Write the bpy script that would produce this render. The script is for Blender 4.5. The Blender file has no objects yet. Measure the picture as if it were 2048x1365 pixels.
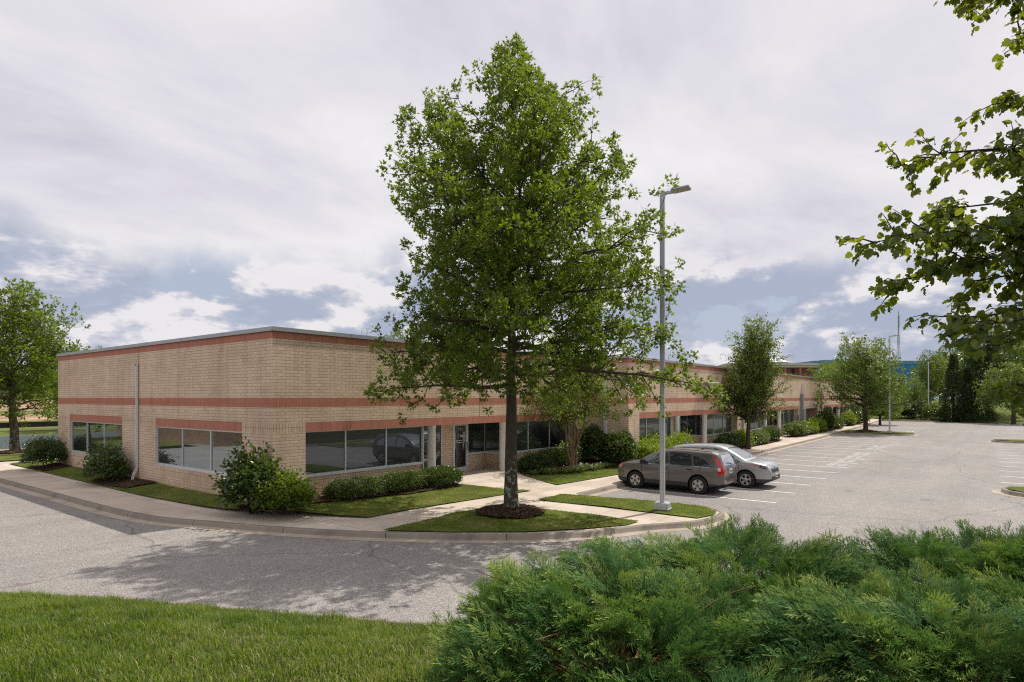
import bpy, bmesh, math, random
import numpy as np
from mathutils import Vector, Matrix
from mathutils.geometry import delaunay_2d_cdt
from mathutils.bvhtree import BVHTree

random.seed(11)
RNG = np.random.default_rng(11)
R = math.radians
C = bpy.data.collections.new('place')
bpy.context.scene.collection.children.link(C)

# ------------------------------------------------------------------ frame of reference
# X runs along the long facade, Y away from the lot, the camera stands over (0,0)
EYE = 3.7
CX, CY = 0.78912, 0.61424          # heading of the camera on the ground
FPX = 1234.6


def PT(rx, fw, z=0.0):
    """a point given as metres right of / ahead of the standpoint"""
    return (CY * rx + CX * fw, -CX * rx + CY * fw, z)


def RAY(px, fw, z=0.0):
    return PT((px - 1024) / FPX * fw, fw, z)


# ------------------------------------------------------------------ object helpers
def tag(o, label=None, cat=None, group=None, kind=None):
    if label: o['label'] = label
    if cat: o['category'] = cat
    if group: o['group'] = group
    if kind: o['kind'] = kind
    return o


def thing(name, label, cat, loc=(0, 0, 0), rz=0.0, group=None):
    o = bpy.data.objects.new(name, None)
    o.empty_display_size = 0.2
    C.objects.link(o)
    o.location = loc
    o.rotation_euler = (0, 0, rz)
    return tag(o, label, cat, group)


def link(name, me, mats, parent=None, smooth=False):
    o = bpy.data.objects.new(name, me)
    C.objects.link(o)
    if mats is not None:
        for m in (mats if isinstance(mats, (list, tuple)) else [mats]):
            me.materials.append(m)
    if parent is not None:
        o.parent = parent
    if smooth:
        me.polygons.foreach_set('use_smooth', [True] * len(me.polygons))
    return o


def mesh_np(name, V, faces, mats=None, parent=None, smooth=False, var=None, midx=None):
    """faces: list of (n,k) arrays"""
    V = np.asarray(V, dtype=np.float32)
    me = bpy.data.meshes.new(name)
    me.vertices.add(len(V))
    me.vertices.foreach_set('co', V.ravel())
    faces = [np.asarray(f, dtype=np.int32) for f in faces if len(f)]
    nl = sum(f.size for f in faces)
    npoly = sum(len(f) for f in faces)
    me.loops.add(nl)
    me.polygons.add(npoly)
    me.loops.foreach_set('vertex_index', np.concatenate([f.ravel() for f in faces]))
    st, k = [], 0
    for f in faces:
        st.append(k + np.arange(len(f)) * f.shape[1])
        k += f.size
    me.polygons.foreach_set('loop_start', np.concatenate(st).astype(np.int32))
    if midx is not None:
        me.polygons.foreach_set('material_index', np.asarray(midx, dtype=np.int32))
    me.update(calc_edges=True)
    if var is not None:
        a = me.attributes.new('var', 'FLOAT', 'POINT')
        a.data.foreach_set('value', np.asarray(var, dtype=np.float32))
    return link(name, me, mats, parent, smooth)


class MB:
    """collects quads, boxes, tubes ... into ONE mesh"""
    def __init__(s):
        s.v, s.f, s.uv, s.mi, s.sm = [], [], [], [], []

    def face(s, pts, uv=None, mi=0, sm=False):
        n = len(s.v)
        s.v += [tuple(p) for p in pts]
        s.f.append(tuple(range(n, n + len(pts))))
        s.uv += list(uv) if uv else [(p[0] + p[1], p[2]) for p in pts]
        s.mi.append(mi)
        s.sm.append(sm)

    def wall(s, p0, p1, z0, z1, mi=0):
        """vertical quad, brick coordinates in metres"""
        ax = 0 if abs(p1[0] - p0[0]) > abs(p1[1] - p0[1]) else 1
        a, b = p0[ax], p1[ax]
        s.face([(p0[0], p0[1], z0), (p1[0], p1[1], z0), (p1[0], p1[1], z1), (p0[0], p0[1], z1)],
               [(a, z0), (b, z0), (b, z1), (a, z1)], mi)

    def box(s, x0, x1, y0, y1, z0, z1, mi=0, M=None):
        P = [Vector(p) for p in ((x0, y0, z0), (x1, y0, z0), (x1, y1, z0), (x0, y1, z0),
                                 (x0, y0, z1), (x1, y0, z1), (x1, y1, z1), (x0, y1, z1))]
        if M is not None: P = [M @ p for p in P]
        for q in ((0, 3, 2, 1), (4, 5, 6, 7), (0, 1, 5, 4), (1, 2, 6, 5), (2, 3, 7, 6), (3, 0, 4, 7)):
            s.face([P[i] for i in q], None, mi)

    def tube(s, pts, rad, n=8, mi=0, cap=True):
        pts = [Vector(p) for p in pts]
        if not isinstance(rad, (list, tuple, np.ndarray)): rad = [rad] * len(pts)
        rings = []
        up = Vector((0.013, 0.021, 1))
        for i, p in enumerate(pts):
            d = (pts[min(i + 1, len(pts) - 1)] - pts[max(i - 1, 0)]).normalized()
            a = d.cross(up if abs(d.z) < .95 else Vector((1, 0.02, 0))).normalized()
            b = d.cross(a)
            rings.append([p + (a * math.cos(6.2832 * k / n) + b * math.sin(6.2832 * k / n)) * rad[i] for k in range(n)])
        n0 = len(s.v)
        for r in rings: s.v += [tuple(q) for q in r]
        for i in range(len(rings) - 1):
            for k in range(n):
                k2 = (k + 1) % n
                s.f.append((n0 + i * n + k, n0 + i * n + k2, n0 + (i + 1) * n + k2, n0 + (i + 1) * n + k))
                s.uv += [(k / n, i), ((k + 1) / n, i), ((k + 1) / n, i + 1), (k / n, i + 1)]
                s.mi.append(mi)
                s.sm.append(True)
        if cap:
            s.face(rings[-1], None, mi)
            s.face(rings[0][::-1], None, mi)

    def lathe(s, prof, c=(0, 0, 0), axis='z', n=24, mi=0, sm=True):
        """prof: list of (r, h)"""
        n0 = len(s.v)
        for r, h in prof:
            for k in range(n):
                a = 6.283185 * k / n
                if axis == 'z': q = (c[0] + r * math.cos(a), c[1] + r * math.sin(a), c[2] + h)
                else: q = (c[0] + r * math.cos(a), c[1] + h, c[2] + r * math.sin(a))
                s.v.append(q)
        for i in range(len(prof) - 1):
            for k in range(n):
                k2 = (k + 1) % n
                s.f.append((n0 + i * n + k, n0 + i * n + k2, n0 + (i + 1) * n + k2, n0 + (i + 1) * n + k))
                s.uv += [(0, 0)] * 4
                s.mi.append(mi)
                s.sm.append(sm)

    def build(s, name, mats, parent=None, bevel=0):
        me = bpy.data.meshes.new(name)
        me.from_pydata(s.v, [], s.f)
        uvl = me.uv_layers.new(name='UVMap')
        uvl.data.foreach_set('uv', np.asarray(s.uv, dtype=np.float32).ravel())
        me.polygons.foreach_set('material_index', s.mi)
        me.polygons.foreach_set('use_smooth', s.sm)
        me.update()
        o = link(name, me, mats, parent)
        if bevel:
            bm = bmesh.new(); bm.from_mesh(me)
            bmesh.ops.remove_doubles(bm, verts=bm.verts, dist=1e-5)
            es = [e for e in bm.edges if len(e.link_faces) == 2 and e.calc_face_angle(0) > 0.6]
            bmesh.ops.bevel(bm, geom=es, offset=bevel, segments=2, affect='EDGES', clamp_overlap=True)
            bm.to_mesh(me); bm.free()
        return o


def dup(root, loc=None, rz=None, sc=None, label=None, group=None):
    """copy of a thing with copies of its parts and sub-parts (mesh data shared)"""
    def cp(o, par):
        c = o.copy()
        C.objects.link(c)
        c.parent = par
        for ch in o.children: cp(ch, c)
        return c
    r = cp(root, None)
    if loc is not None: r.location = loc
    if rz is not None: r.rotation_euler = (0, 0, rz)
    if sc is not None: r.scale = sc if isinstance(sc, (tuple, list)) else (sc, sc, sc)
    if label: r['label'] = label
    if group: r['group'] = group
    return r


# ------------------------------------------------------------------ 2-D helpers
def smooth_line(pts, step=0.3):
    P = [np.array(p, float) for p in pts]
    P = [2 * P[0] - P[1]] + P + [2 * P[-1] - P[-2]]
    out = []
    for i in range(1, len(P) - 2):
        a, b, c, d = P[i - 1:i + 3]
        n = max(1, int(np.linalg.norm(c - b) / step))
        for k in range(n):
            t = k / n
            # centripetal-ish: limit tangents by the short side
            m1 = (c - a) * 0.5; m2 = (d - b) * 0.5
            L = np.linalg.norm(c - b)
            for_m = lambda m: m * min(1, L / (np.linalg.norm(m) + 1e-9))
            m1, m2 = for_m(m1), for_m(m2)
            h = (2 * t**3 - 3 * t**2 + 1) * b + (t**3 - 2 * t**2 + t) * m1 + (-2 * t**3 + 3 * t**2) * c + (t**3 - t**2) * m2
            out.append(h)
    out.append(P[-2])
    return np.array(out)


def offset_line(L, d):
    T = np.gradient(L, axis=0)
    T /= np.linalg.norm(T, axis=1)[:, None] + 1e-9
    return L + np.stack([T[:, 1], -T[:, 0]], 1) * d


def in_poly(P, poly):
    P = np.asarray(P); poly = np.asarray(poly)
    x, y = P[:, 0], P[:, 1]
    c = np.zeros(len(P), bool)
    j = len(poly) - 1
    for i in range(len(poly)):
        xi, yi = poly[i]; xj, yj = poly[j]
        m = ((yi > y) != (yj > y)) & (x < (xj - xi) * (y - yi) / (yj - yi + 1e-12) + xi)
        c ^= m
        j = i
    return c


def dist_line(P, L):
    P = np.asarray(P, float); best = np.full(len(P), 1e9)
    for a, b in zip(L[:-1], L[1:]):
        a = np.asarray(a, float); d = np.asarray(b, float) - a
        t = np.clip(((P - a) @ d) / (d @ d + 1e-12), 0, 1)
        best = np.minimum(best, np.linalg.norm(P - a - t[:, None] * d, axis=1))
    return best


def vnoise(x, y, s, seed=0):
    """cheap smooth value noise"""
    x = np.asarray(x) * s; y = np.asarray(y) * s
    xi = np.floor(x).astype(int); yi = np.floor(y).astype(int)
    fx = x - xi; fy = y - yi
    fx = fx * fx * (3 - 2 * fx); fy = fy * fy * (3 - 2 * fy)
    h = lambda a, b: (np.sin(a * 127.1 + b * 311.7 + seed * 74.7) * 43758.5453) % 1
    return ((h(xi, yi) * (1 - fx) + h(xi + 1, yi) * fx) * (1 - fy) + (h(xi, yi + 1) * (1 - fx) + h(xi + 1, yi + 1) * fx) * fy)


def sheet(name, poly, zf, spacing, mat, kind='structure', parent=None):
    poly = np.asarray(poly, float)
    B = []
    for a, b in zip(poly, np.roll(poly, -1, 0)):
        n = max(1, int(np.linalg.norm(b - a) / spacing))
        for k in range(n): B.append(a + (b - a) * k / n)
    B = np.array(B)
    lo, hi = poly.min(0), poly.max(0)
    gx, gy = np.meshgrid(np.arange(lo[0], hi[0], spacing), np.arange(lo[1], hi[1], spacing))
    G = np.stack([gx.ravel(), gy.ravel()], 1) + 0.013
    G = G[in_poly(G, poly)]
    G = G[dist_line(G, np.vstack([poly, poly[:1]])) > spacing * .4]
    pts = [Vector(p) for p in np.vstack([B, G])]
    nb = len(B)
    r = delaunay_2d_cdt(pts, [(i, (i + 1) % nb) for i in range(nb)], [], 1, 1e-5)
    V2 = np.array([tuple(p) for p in r[0]])
    z = zf(V2[:, 0], V2[:, 1])
    V = np.column_stack([V2, z])
    F = np.array([f for f in r[2] if len(f) == 3], dtype=np.int32)
    e1 = V2[F[:, 1]] - V2[F[:, 0]]; e2 = V2[F[:, 2]] - V2[F[:, 0]]
    neg = e1[:, 0] * e2[:, 1] - e1[:, 1] * e2[:, 0] < 0
    F[neg] = F[neg][:, ::-1]
    o = mesh_np(name, V, [F], mat, parent, True)
    if kind: o['kind'] = kind
    return o


# ------------------------------------------------------------------ materials
def new_mat(name):
    m = bpy.data.materials.new(name)
    m.use_nodes = True
    nt = m.node_tree
    return m, nt, nt.nodes, nt.links, nt.nodes['Principled BSDF']


def N(nt, typ, **kw):
    n = nt.nodes.new(typ)
    for k, v in kw.items():
        if k in n.inputs.keys(): n.inputs[k].default_value = v
        else: setattr(n, k, v)
    return n


def ramp(nt, fac, stops, interp='LINEAR'):
    n = nt.nodes.new('ShaderNodeValToRGB')
    n.color_ramp.interpolation = interp
    e = n.color_ramp.elements
    while len(e) < len(stops): e.new(0.5)
    for el, (p, c) in zip(e, stops):
        el.position = p
        el.color = (c[0], c[1], c[2], 1) if not isinstance(c, (int, float)) else (c, c, c, 1)
    nt.links.new(fac, n.inputs['Fac'])
    return n.outputs['Color']


def mixc(nt, fac, a, b, blend='MIX'):
    n = nt.nodes.new('ShaderNodeMix')
    n.data_type = 'RGBA'; n.blend_type = blend
    for v, s in ((fac, n.inputs['Factor']), (a, n.inputs[6]), (b, n.inputs[7])):
        if isinstance(v, bpy.types.NodeSocket): nt.links.new(v, s)
        elif isinstance(v, (int, float)): s.default_value = v if s == n.inputs['Factor'] else (v, v, v, 1)
        else: s.default_value = (*v, 1)
    return n.outputs[2]


def mathn(nt, op, a, b=0.0, clamp=False):
    n = nt.nodes.new('ShaderNodeMath'); n.operation = op; n.use_clamp = clamp
    for v, s in ((a, n.inputs[0]), (b, n.inputs[1])):
        if isinstance(v, bpy.types.NodeSocket): nt.links.new(v, s)
        else: s.default_value = v
    return n.outputs[0]


def bump(nt, bsdf, h, strength=0.3, dist=0.02):
    b = N(nt, 'ShaderNodeBump', Strength=strength, Distance=dist)
    nt.links.new(h, b.inputs['Height'])
    nt.links.new(b.outputs['Normal'], bsdf.inputs['Normal'])


def plain(name, col, rough=0.5, metal=0.0, spec=0.5, coat=0.0, noise=0.0, nscale=8):
    m, nt, n, l, b = new_mat(name)
    b.inputs['Roughness'].default_value = rough
    b.inputs['Metallic'].default_value = metal
    b.inputs['Specular IOR Level'].default_value = spec
    b.inputs['Coat Weight'].default_value = coat
    b.inputs['Base Color'].default_value = (*col, 1)
    if noise:
        t = N(nt, 'ShaderNodeTexCoord')
        ns = N(nt, 'ShaderNodeTexNoise', Scale=nscale, Detail=6.0, Roughness=0.65)
        l.new(t.outputs['Object'], ns.inputs['Vector'])
        c = ramp(nt, ns.outputs['Fac'], [(0.3, tuple(v * (1 - noise) for v in col)), (0.7, tuple(min(1, v * (1 + noise)) for v in col))])
        l.new(c, b.inputs['Base Color'])
    return m


def brick_mat(name, c1, c2, mortar, bw, rh, off, soil=0.35, msize=0.008, odd=0.6):
    m, nt, n, l, b = new_mat(name)
    uv = N(nt, 'ShaderNodeUVMap', uv_map='UVMap')
    br = N(nt, 'ShaderNodeTexBrick')
    br.offset = off; br.squash = 1
    br.inputs['Scale'].default_value = 1
    br.inputs['Brick Width'].default_value = bw
    br.inputs['Row Height'].default_value = rh
    br.inputs['Mortar Size'].default_value = msize
    br.inputs['Mortar Smooth'].default_value = 0.15
    br.inputs['Bias'].default_value = -0.15
    br.inputs['Color1'].default_value = (*c1, 1)
    br.inputs['Color2'].default_value = (*c2, 1)
    br.inputs['Mortar'].default_value = (*mortar, 1)
    l.new(uv.outputs['UV'], br.inputs['Vector'])
    # occasional darker bricks: a second brick lattice of the same size with a wide colour bias
    br2 = N(nt, 'ShaderNodeTexBrick')
    br2.offset = off; br2.squash = 1
    for k, v in (('Scale', 1), ('Brick Width', bw), ('Row Height', rh), ('Mortar Size', 0.0), ('Bias', -0.72)):
        br2.inputs[k].default_value = v
    br2.inputs['Color1'].default_value = (1, 1, 1, 1); br2.inputs['Color2'].default_value = (0.66, 0.62, 0.58, 1)
    mp = N(nt, 'ShaderNodeMapping'); mp.inputs['Location'].default_value = (bw * 34, rh * 58, 0)
    l.new(uv.outputs['UV'], mp.inputs['Vector']); l.new(mp.outputs['Vector'], br2.inputs['Vector'])
    c = mixc(nt, odd, br.outputs['Color'], br2.outputs['Color'], 'MULTIPLY')
    tc = N(nt, 'ShaderNodeTexCoord')
    ns = N(nt, 'ShaderNodeTexNoise', Scale=0.55, Detail=8.0, Roughness=0.62)
    l.new(tc.outputs['Object'], ns.inputs['Vector'])
    c = mixc(nt, soil, c, ramp(nt, ns.outputs['Fac'], [(0.33, (0.45, 0.4, 0.36)), (0.56, (1, 1, 1))]), 'MULTIPLY')
    # streaks that run down the wall
    mp2 = N(nt, 'ShaderNodeMapping'); mp2.inputs['Scale'].default_value = (2.2, 2.2, 0.16)
    l.new(tc.outputs['Object'], mp2.inputs['Vector'])
    ns2 = N(nt, 'ShaderNodeTexNoise', Scale=1.6, Detail=6.0, Roughness=0.6)
    l.new(mp2.outputs['Vector'], ns2.inputs['Vector'])
    c = mixc(nt, soil * 0.8, c, ramp(nt, ns2.outputs['Fac'], [(0.36, (0.6, 0.55, 0.5)), (0.52, (1, 1, 1))]), 'MULTIPLY')
    # red clay splash near the ground
    gm = N(nt, 'ShaderNodeSeparateXYZ'); l.new(uv.outputs['UV'], gm.inputs[0])
    ns3 = N(nt, 'ShaderNodeTexNoise', Scale=2.5, Detail=6.0); l.new(tc.outputs['Object'], ns3.inputs['Vector'])
    g = mathn(nt, 'SUBTRACT', mathn(nt, 'MULTIPLY', ns3.outputs['Fac'], 1.5), gm.outputs['Y'], True)
    c = mixc(nt, mathn(nt, 'MULTIPLY', g, 0.55), c, (0.40, 0.22, 0.12), 'MIX')
    fine = N(nt, 'ShaderNodeTexNoise', Scale=60.0, Detail=4.0); l.new(tc.outputs['Object'], fine.inputs['Vector'])
    c = mixc(nt, 0.25, c, ramp(nt, fine.outputs['Fac'], [(0.3, 0.6), (0.7, 1.25)]), 'MULTIPLY')
    l.new(c, b.inputs['Base Color'])
    b.inputs['Roughness'].default_value = 0.9
    b.inputs['Specular IOR Level'].default_value = 0.2
    h = mathn(nt, 'ADD', mathn(nt, 'SUBTRACT', 1.0, br.outputs['Fac']), mathn(nt, 'MULTIPLY', fine.outputs['Fac'], 0.25))
    bump(nt, b, h, 0.55, 0.008)
    return m


def asphalt_mat():
    m, nt, n, l, b = new_mat('asphalt')
    t = N(nt, 'ShaderNodeTexCoord')
    v = N(nt, 'ShaderNodeTexVoronoi', Scale=62.0); l.new(t.outputs['Object'], v.inputs['Vector'])
    v2 = N(nt, 'ShaderNodeTexNoise', Scale=70.0, Detail=3.0, Roughness=0.7); l.new(t.outputs['Object'], v2.inputs['Vector'])
    n1 = N(nt, 'ShaderNodeTexNoise', Scale=0.22, Detail=7.0, Roughness=0.6); l.new(t.outputs['Object'], n1.inputs['Vector'])
    n2 = N(nt, 'ShaderNodeTexNoise', Scale=2.4, Detail=6.0, Roughness=0.7); l.new(t.outputs['Object'], n2.inputs['Vector'])
    sep = N(nt, 'ShaderNodeSeparateColor'); l.new(v.outputs['Color'], sep.inputs[0])
    agg = ramp(nt, sep.outputs[0], [(0.0, (0.13, 0.12, 0.113)), (0.3, (0.23, 0.212, 0.198)), (0.72, (0.31, 0.287, 0.268)), (1.0, (0.48, 0.45, 0.425))])
    c = mixc(nt, 0.4, agg, ramp(nt, v2.outputs['Fac'], [(0.3, 0.6), (0.7, 1.4)]), 'MULTIPLY')
    c = mixc(nt, 0.6, c, ramp(nt, n1.outputs['Fac'], [(0.3, (0.76, 0.76, 0.77)), (0.7, (1.13, 1.11, 1.08))]), 'MULTIPLY')
    c = mixc(nt, 0.5, c, ramp(nt, n2.outputs['Fac'], [(0.3, (0.8, 0.8, 0.79)), (0.65, (1.08, 1.08, 1.08))]), 'MULTIPLY')
    # faint crack-seal lines and oil stains
    cr = N(nt, 'ShaderNodeTexVoronoi', Scale=0.11); cr.feature = 'DISTANCE_TO_EDGE'
    dm = N(nt, 'ShaderNodeTexNoise', Scale=1.1, Detail=6.0); l.new(t.outputs['Object'], dm.inputs['Vector'])
    vm = N(nt, 'ShaderNodeVectorMath', operation='MULTIPLY_ADD'); vm.inputs[1].default_value = (1.3, 1.3, 0)
    l.new(dm.outputs['Color'], vm.inputs[0]); l.new(t.outputs['Object'], vm.inputs[2]); l.new(vm.outputs[0], cr.inputs['Vector'])
    c = mixc(nt, ramp(nt, cr.outputs['Distance'], [(0.0, 0.65), (0.0045, 0.0)]), c, (0.1, 0.095, 0.09))
    oil = N(nt, 'ShaderNodeTexVoronoi', Scale=0.42); l.new(vm.outputs[0], oil.inputs['Vector'])
    vm.inputs[1].default_value = (0.9, 0.9, 0)
    c = mixc(nt, ramp(nt, oil.outputs['Distance'], [(0.0, 0.38), (0.1, 0.22), (0.17, 0.0)]), c, (0.07, 0.065, 0.062))
    mpt = N(nt, 'ShaderNodeMapping'); mpt.inputs['Scale'].default_value = (0.06, 0.75, 1); l.new(t.outputs['Object'], mpt.inputs['Vector'])
    tk = N(nt, 'ShaderNodeTexNoise', Scale=1.0, Detail=4.0, Roughness=0.6); l.new(mpt.outputs[0], tk.inputs['Vector'])
    c = mixc(nt, 0.5, c, ramp(nt, tk.outputs['Fac'], [(0.35, (0.84, 0.835, 0.83)), (0.6, (1.06, 1.06, 1.06))]), 'MULTIPLY')
    l.new(c, b.inputs['Base Color'])
    b.inputs['Roughness'].default_value = 0.85
    b.inputs['Specular IOR Level'].default_value = 0.3
    bump(nt, b, mathn(nt, 'ADD', v.outputs['Distance'], mathn(nt, 'MULTIPLY', v2.outputs['Fac'], 0.6)), 0.3, 0.006)
    return m


def concrete_mat(name, col, joint=0.0, dark=0.0):
    m, nt, n, l, b = new_mat(name)
    t = N(nt, 'ShaderNodeTexCoord')
    n1 = N(nt, 'ShaderNodeTexNoise', Scale=0.9, Detail=8.0, Roughness=0.65); l.new(t.outputs['Object'], n1.inputs['Vector'])
    n2 = N(nt, 'ShaderNodeTexNoise', Scale=45.0, Detail=4.0, Roughness=0.7); l.new(t.outputs['Object'], n2.inputs['Vector'])
    c = ramp(nt, n1.outputs['Fac'], [(0.28, tuple(v * (0.72 - dark) for v in col)), (0.5, col), (0.75, tuple(v * 1.1 for v in col))])
    c = mixc(nt, 0.5, c, ramp(nt, n2.outputs['Fac'], [(0.3, 0.7), (0.7, 1.2)]), 'MULTIPLY')
    h = n2.outputs['Fac']
    if joint:
        br = N(nt, 'ShaderNodeTexBrick'); br.offset = 0
        for k, v in (('Scale', 1), ('Brick Width', joint), ('Row Height', joint * 1.25), ('Mortar Size', 0.009), ('Mortar Smooth', 0.2)):
            br.inputs[k].default_value = v
        l.new(t.outputs['Object'], br.inputs['Vector'])
        c = mixc(nt, br.outputs['Fac'], c, tuple(v * 0.42 for v in col))
        sl = N(nt, 'ShaderNodeTexBrick'); sl.offset = 0
        for k, v in (('Scale', 1), ('Brick Width', joint), ('Row Height', joint * 1.25), ('Mortar Size', 0.0), ('Bias', 0.0)):
            sl.inputs[k].default_value = v
        sl.inputs['Color1'].default_value = (0.88, 0.87, 0.85, 1); sl.inputs['Color2'].default_value = (1.06, 1.06, 1.06, 1)
        l.new(t.outputs['Object'], sl.inputs['Vector'])
        c = mixc(nt, 1.0, c, sl.outputs['Color'], 'MULTIPLY')
    l.new(c, b.inputs['Base Color'])
    b.inputs['Roughness'].default_value = 0.88
    b.inputs['Specular IOR Level'].default_value = 0.25
    bump(nt, b, h, 0.25, 0.005)
    return m


def ground_mat(name, stops, scale=1.2, fscale=60, bs=0.5, bd=0.03):
    m, nt, n, l, b = new_mat(name)
    t = N(nt, 'ShaderNodeTexCoord')
    n1 = N(nt, 'ShaderNodeTexNoise', Scale=scale, Detail=9.0, Roughness=0.68); l.new(t.outputs['Object'], n1.inputs['Vector'])
    n2 = N(nt, 'ShaderNodeTexNoise', Scale=fscale, Detail=4.0, Roughness=0.7); l.new(t.outputs['Object'], n2.inputs['Vector'])
    c = ramp(nt, n1.outputs['Fac'], stops)
    c = mixc(nt, 0.75, c, ramp(nt, n2.outputs['Fac'], [(0.3, 0.5), (0.7, 1.4)]), 'MULTIPLY')
    l.new(c, b.inputs['Base Color'])
    b.inputs['Roughness'].default_value = 0.95
    b.inputs['Specular IOR Level'].default_value = 0.1
    bump(nt, b, n2.outputs['Fac'], bs, bd)
    return m


def leaf_mat(name, stops, trans=0.35, tcol=(0.22, 0.32, 0.03), rough=0.42, spec=0.45):
    m, nt, n, l, b = new_mat(name)
    a = N(nt, 'ShaderNodeAttribute', attribute_name='var')
    c = ramp(nt, a.outputs['Fac'], stops)
    l.new(c, b.inputs['Base Color'])
    b.inputs['Roughness'].default_value = rough
    b.inputs['Specular IOR Level'].default_value = spec
    tr = N(nt, 'ShaderNodeBsdfTranslucent')
    tc = mixc(nt, 0.6, c, tcol)
    l.new(mixc(nt, 1.0, tc, (1.5, 1.5, 1.2), 'MULTIPLY'), tr.inputs['Color'])
    mx = N(nt, 'ShaderNodeMixShader'); mx.inputs[0].default_value = trans
    l.new(b.outputs[0], mx.inputs[1]); l.new(tr.outputs[0], mx.inputs[2])
    l.new(mx.outputs[0], n['Material Output'].inputs['Surface'])
    return m


def bark_mat(name, col, lichen=0.0):
    m, nt, n, l, b = new_mat(name)
    t = N(nt, 'ShaderNodeTexCoord')
    mp = N(nt, 'ShaderNodeMapping'); mp.inputs['Scale'].default_value = (14, 14, 2.2)
    l.new(t.outputs['Object'], mp.inputs['Vector'])
    n1 = N(nt, 'ShaderNodeTexNoise', Scale=2.0, Detail=8.0, Roughness=0.7); l.new(mp.outputs['Vector'], n1.inputs['Vector'])
    c = ramp(nt, n1.outputs['Fac'], [(0.3, tuple(v * 0.45 for v in col)), (0.7, tuple(v * 1.5 for v in col))])
    if lichen:
        n2 = N(nt, 'ShaderNodeTexNoise', Scale=6.5, Detail=6.0, Roughness=0.6); l.new(t.outputs['Object'], n2.inputs['Vector'])
        sp = N(nt, 'ShaderNodeSeparateXYZ'); l.new(t.outputs['Object'], sp.inputs[0])
        low = mathn(nt, 'MULTIPLY', mathn(nt, 'SUBTRACT', 1.9, sp.outputs['Z'], True), lichen)
        k = mathn(nt, 'MULTIPLY', ramp(nt, n2.outputs['Fac'], [(0.53, 0.0), (0.57, 1.0)]), low)
        c = mixc(nt, k, c, (0.26, 0.29, 0.24))
    l.new(c, b.inputs['Base Color'])
    b.inputs['Roughness'].default_value = 0.95
    b.inputs['Specular IOR Level'].default_value = 0.15
    bump(nt, b, n1.outputs['Fac'], 0.9, 0.03)
    return m


def glass_mat(name, tint=(0.012, 0.016, 0.018), refl=0.3, rcol=(0.8, 0.85, 0.88)):
    m, nt, n, l, b = new_mat(name)
    b.inputs['Base Color'].default_value = (*tint, 1)
    b.inputs['Roughness'].default_value = 0.3
    g = N(nt, 'ShaderNodeBsdfGlossy', Roughness=0.012); g.inputs['Color'].default_value = (*rcol, 1)
    t = N(nt, 'ShaderNodeTexCoord')
    ns = N(nt, 'ShaderNodeTexNoise', Scale=0.9, Detail=2.0); l.new(t.outputs['Object'], ns.inputs['Vector'])
    bp = N(nt, 'ShaderNodeBump', Strength=0.025, Distance=0.05); l.new(ns.outputs['Fac'], bp.inputs['Height'])
    l.new(bp.outputs['Normal'], g.inputs['Normal'])
    lw = N(nt, 'ShaderNodeLayerWeight', Blend=0.35)
    f = mathn(nt, 'ADD', refl, mathn(nt, 'MULTIPLY', lw.outputs['Fresnel'], 0.3), True)
    mx = N(nt, 'ShaderNodeMixShader'); l.new(f, mx.inputs[0])
    l.new(b.outputs[0], mx.inputs[1]); l.new(g.outputs[0], mx.inputs[2])
    l.new(mx.outputs[0], n['Material Output'].inputs['Surface'])
    return m


def carpaint(name, col, metal=0.55):
    m, nt, n, l, b = new_mat(name)
    t = N(nt, 'ShaderNodeTexCoord')
    ns = N(nt, 'ShaderNodeTexNoise', Scale=900.0, Detail=2.0); l.new(t.outputs['Object'], ns.inputs['Vector'])
    c = ramp(nt, ns.outputs['Fac'], [(0.3, tuple(v * 0.8 for v in col)), (0.7, tuple(v * 1.2 for v in col))])
    dn = N(nt, 'ShaderNodeTexNoise', Scale=3.0, Detail=5.0); l.new(t.outputs['Object'], dn.inputs['Vector'])
    c = mixc(nt, 0.35, c, ramp(nt, dn.outputs['Fac'], [(0.35, 0.82), (0.65, 1.08)]), 'MULTIPLY')
    l.new(c, b.inputs['Base Color'])
    b.inputs['Metallic'].default_value = metal
    l.new(ramp(nt, dn.outputs['Fac'], [(0.3, 0.3), (0.7, 0.45)]), b.inputs['Roughness'])
    b.inputs['Coat Weight'].default_value = 0.8
    b.inputs['Coat Roughness'].default_value = 0.06
    return m


TAN1, TAN2 = (0.745, 0.58, 0.425), (0.66, 0.503, 0.36)
M_tan = brick_mat('tan_brick', TAN1, TAN2, (0.40, 0.30, 0.225), 0.305, 0.1016, 0.5)
M_tansol = brick_mat('tan_soldier_brick', (0.73, 0.56, 0.41), (0.62, 0.455, 0.325), (0.33, 0.235, 0.165), 0.1016, 0.305, 0.0)
M_red = brick_mat('red_soldier_brick', (0.50, 0.215, 0.148), (0.45, 0.182, 0.124), (0.31, 0.135, 0.1), 0.1016, 0.32, 0.0, 0.18, 0.005, 0.35)
M_coping = plain('coping_metal', (0.40, 0.415, 0.43), 0.45, 0.3, noise=0.08)
M_alu = plain('aluminium_frame', (0.68, 0.69, 0.7), 0.4, 0.35, noise=0.06)
M_glass = glass_mat('tinted_glass', (0.006, 0.009, 0.011), 0.12, (0.72, 0.83, 0.9))
M_glass2 = glass_mat('entry_glass', (0.008, 0.01, 0.012), 0.14)
M_white = plain('white_paint', (0.72, 0.7, 0.67), 0.55, noise=0.06, nscale=3)
M_soffit = plain('soffit', (0.45, 0.42, 0.38), 0.8)
M_roof = plain('roof_membrane', (0.4, 0.4, 0.4), 0.9, noise=0.2)
M_pipe = plain('downspout_white', (0.62, 0.62, 0.63), 0.5, noise=0.08)
M_grey = plain('cabinet_grey', (0.24, 0.26, 0.26), 0.6, 0.2, noise=0.12)
M_black = plain('black_plastic', (0.014, 0.014, 0.015), 0.5)
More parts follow.
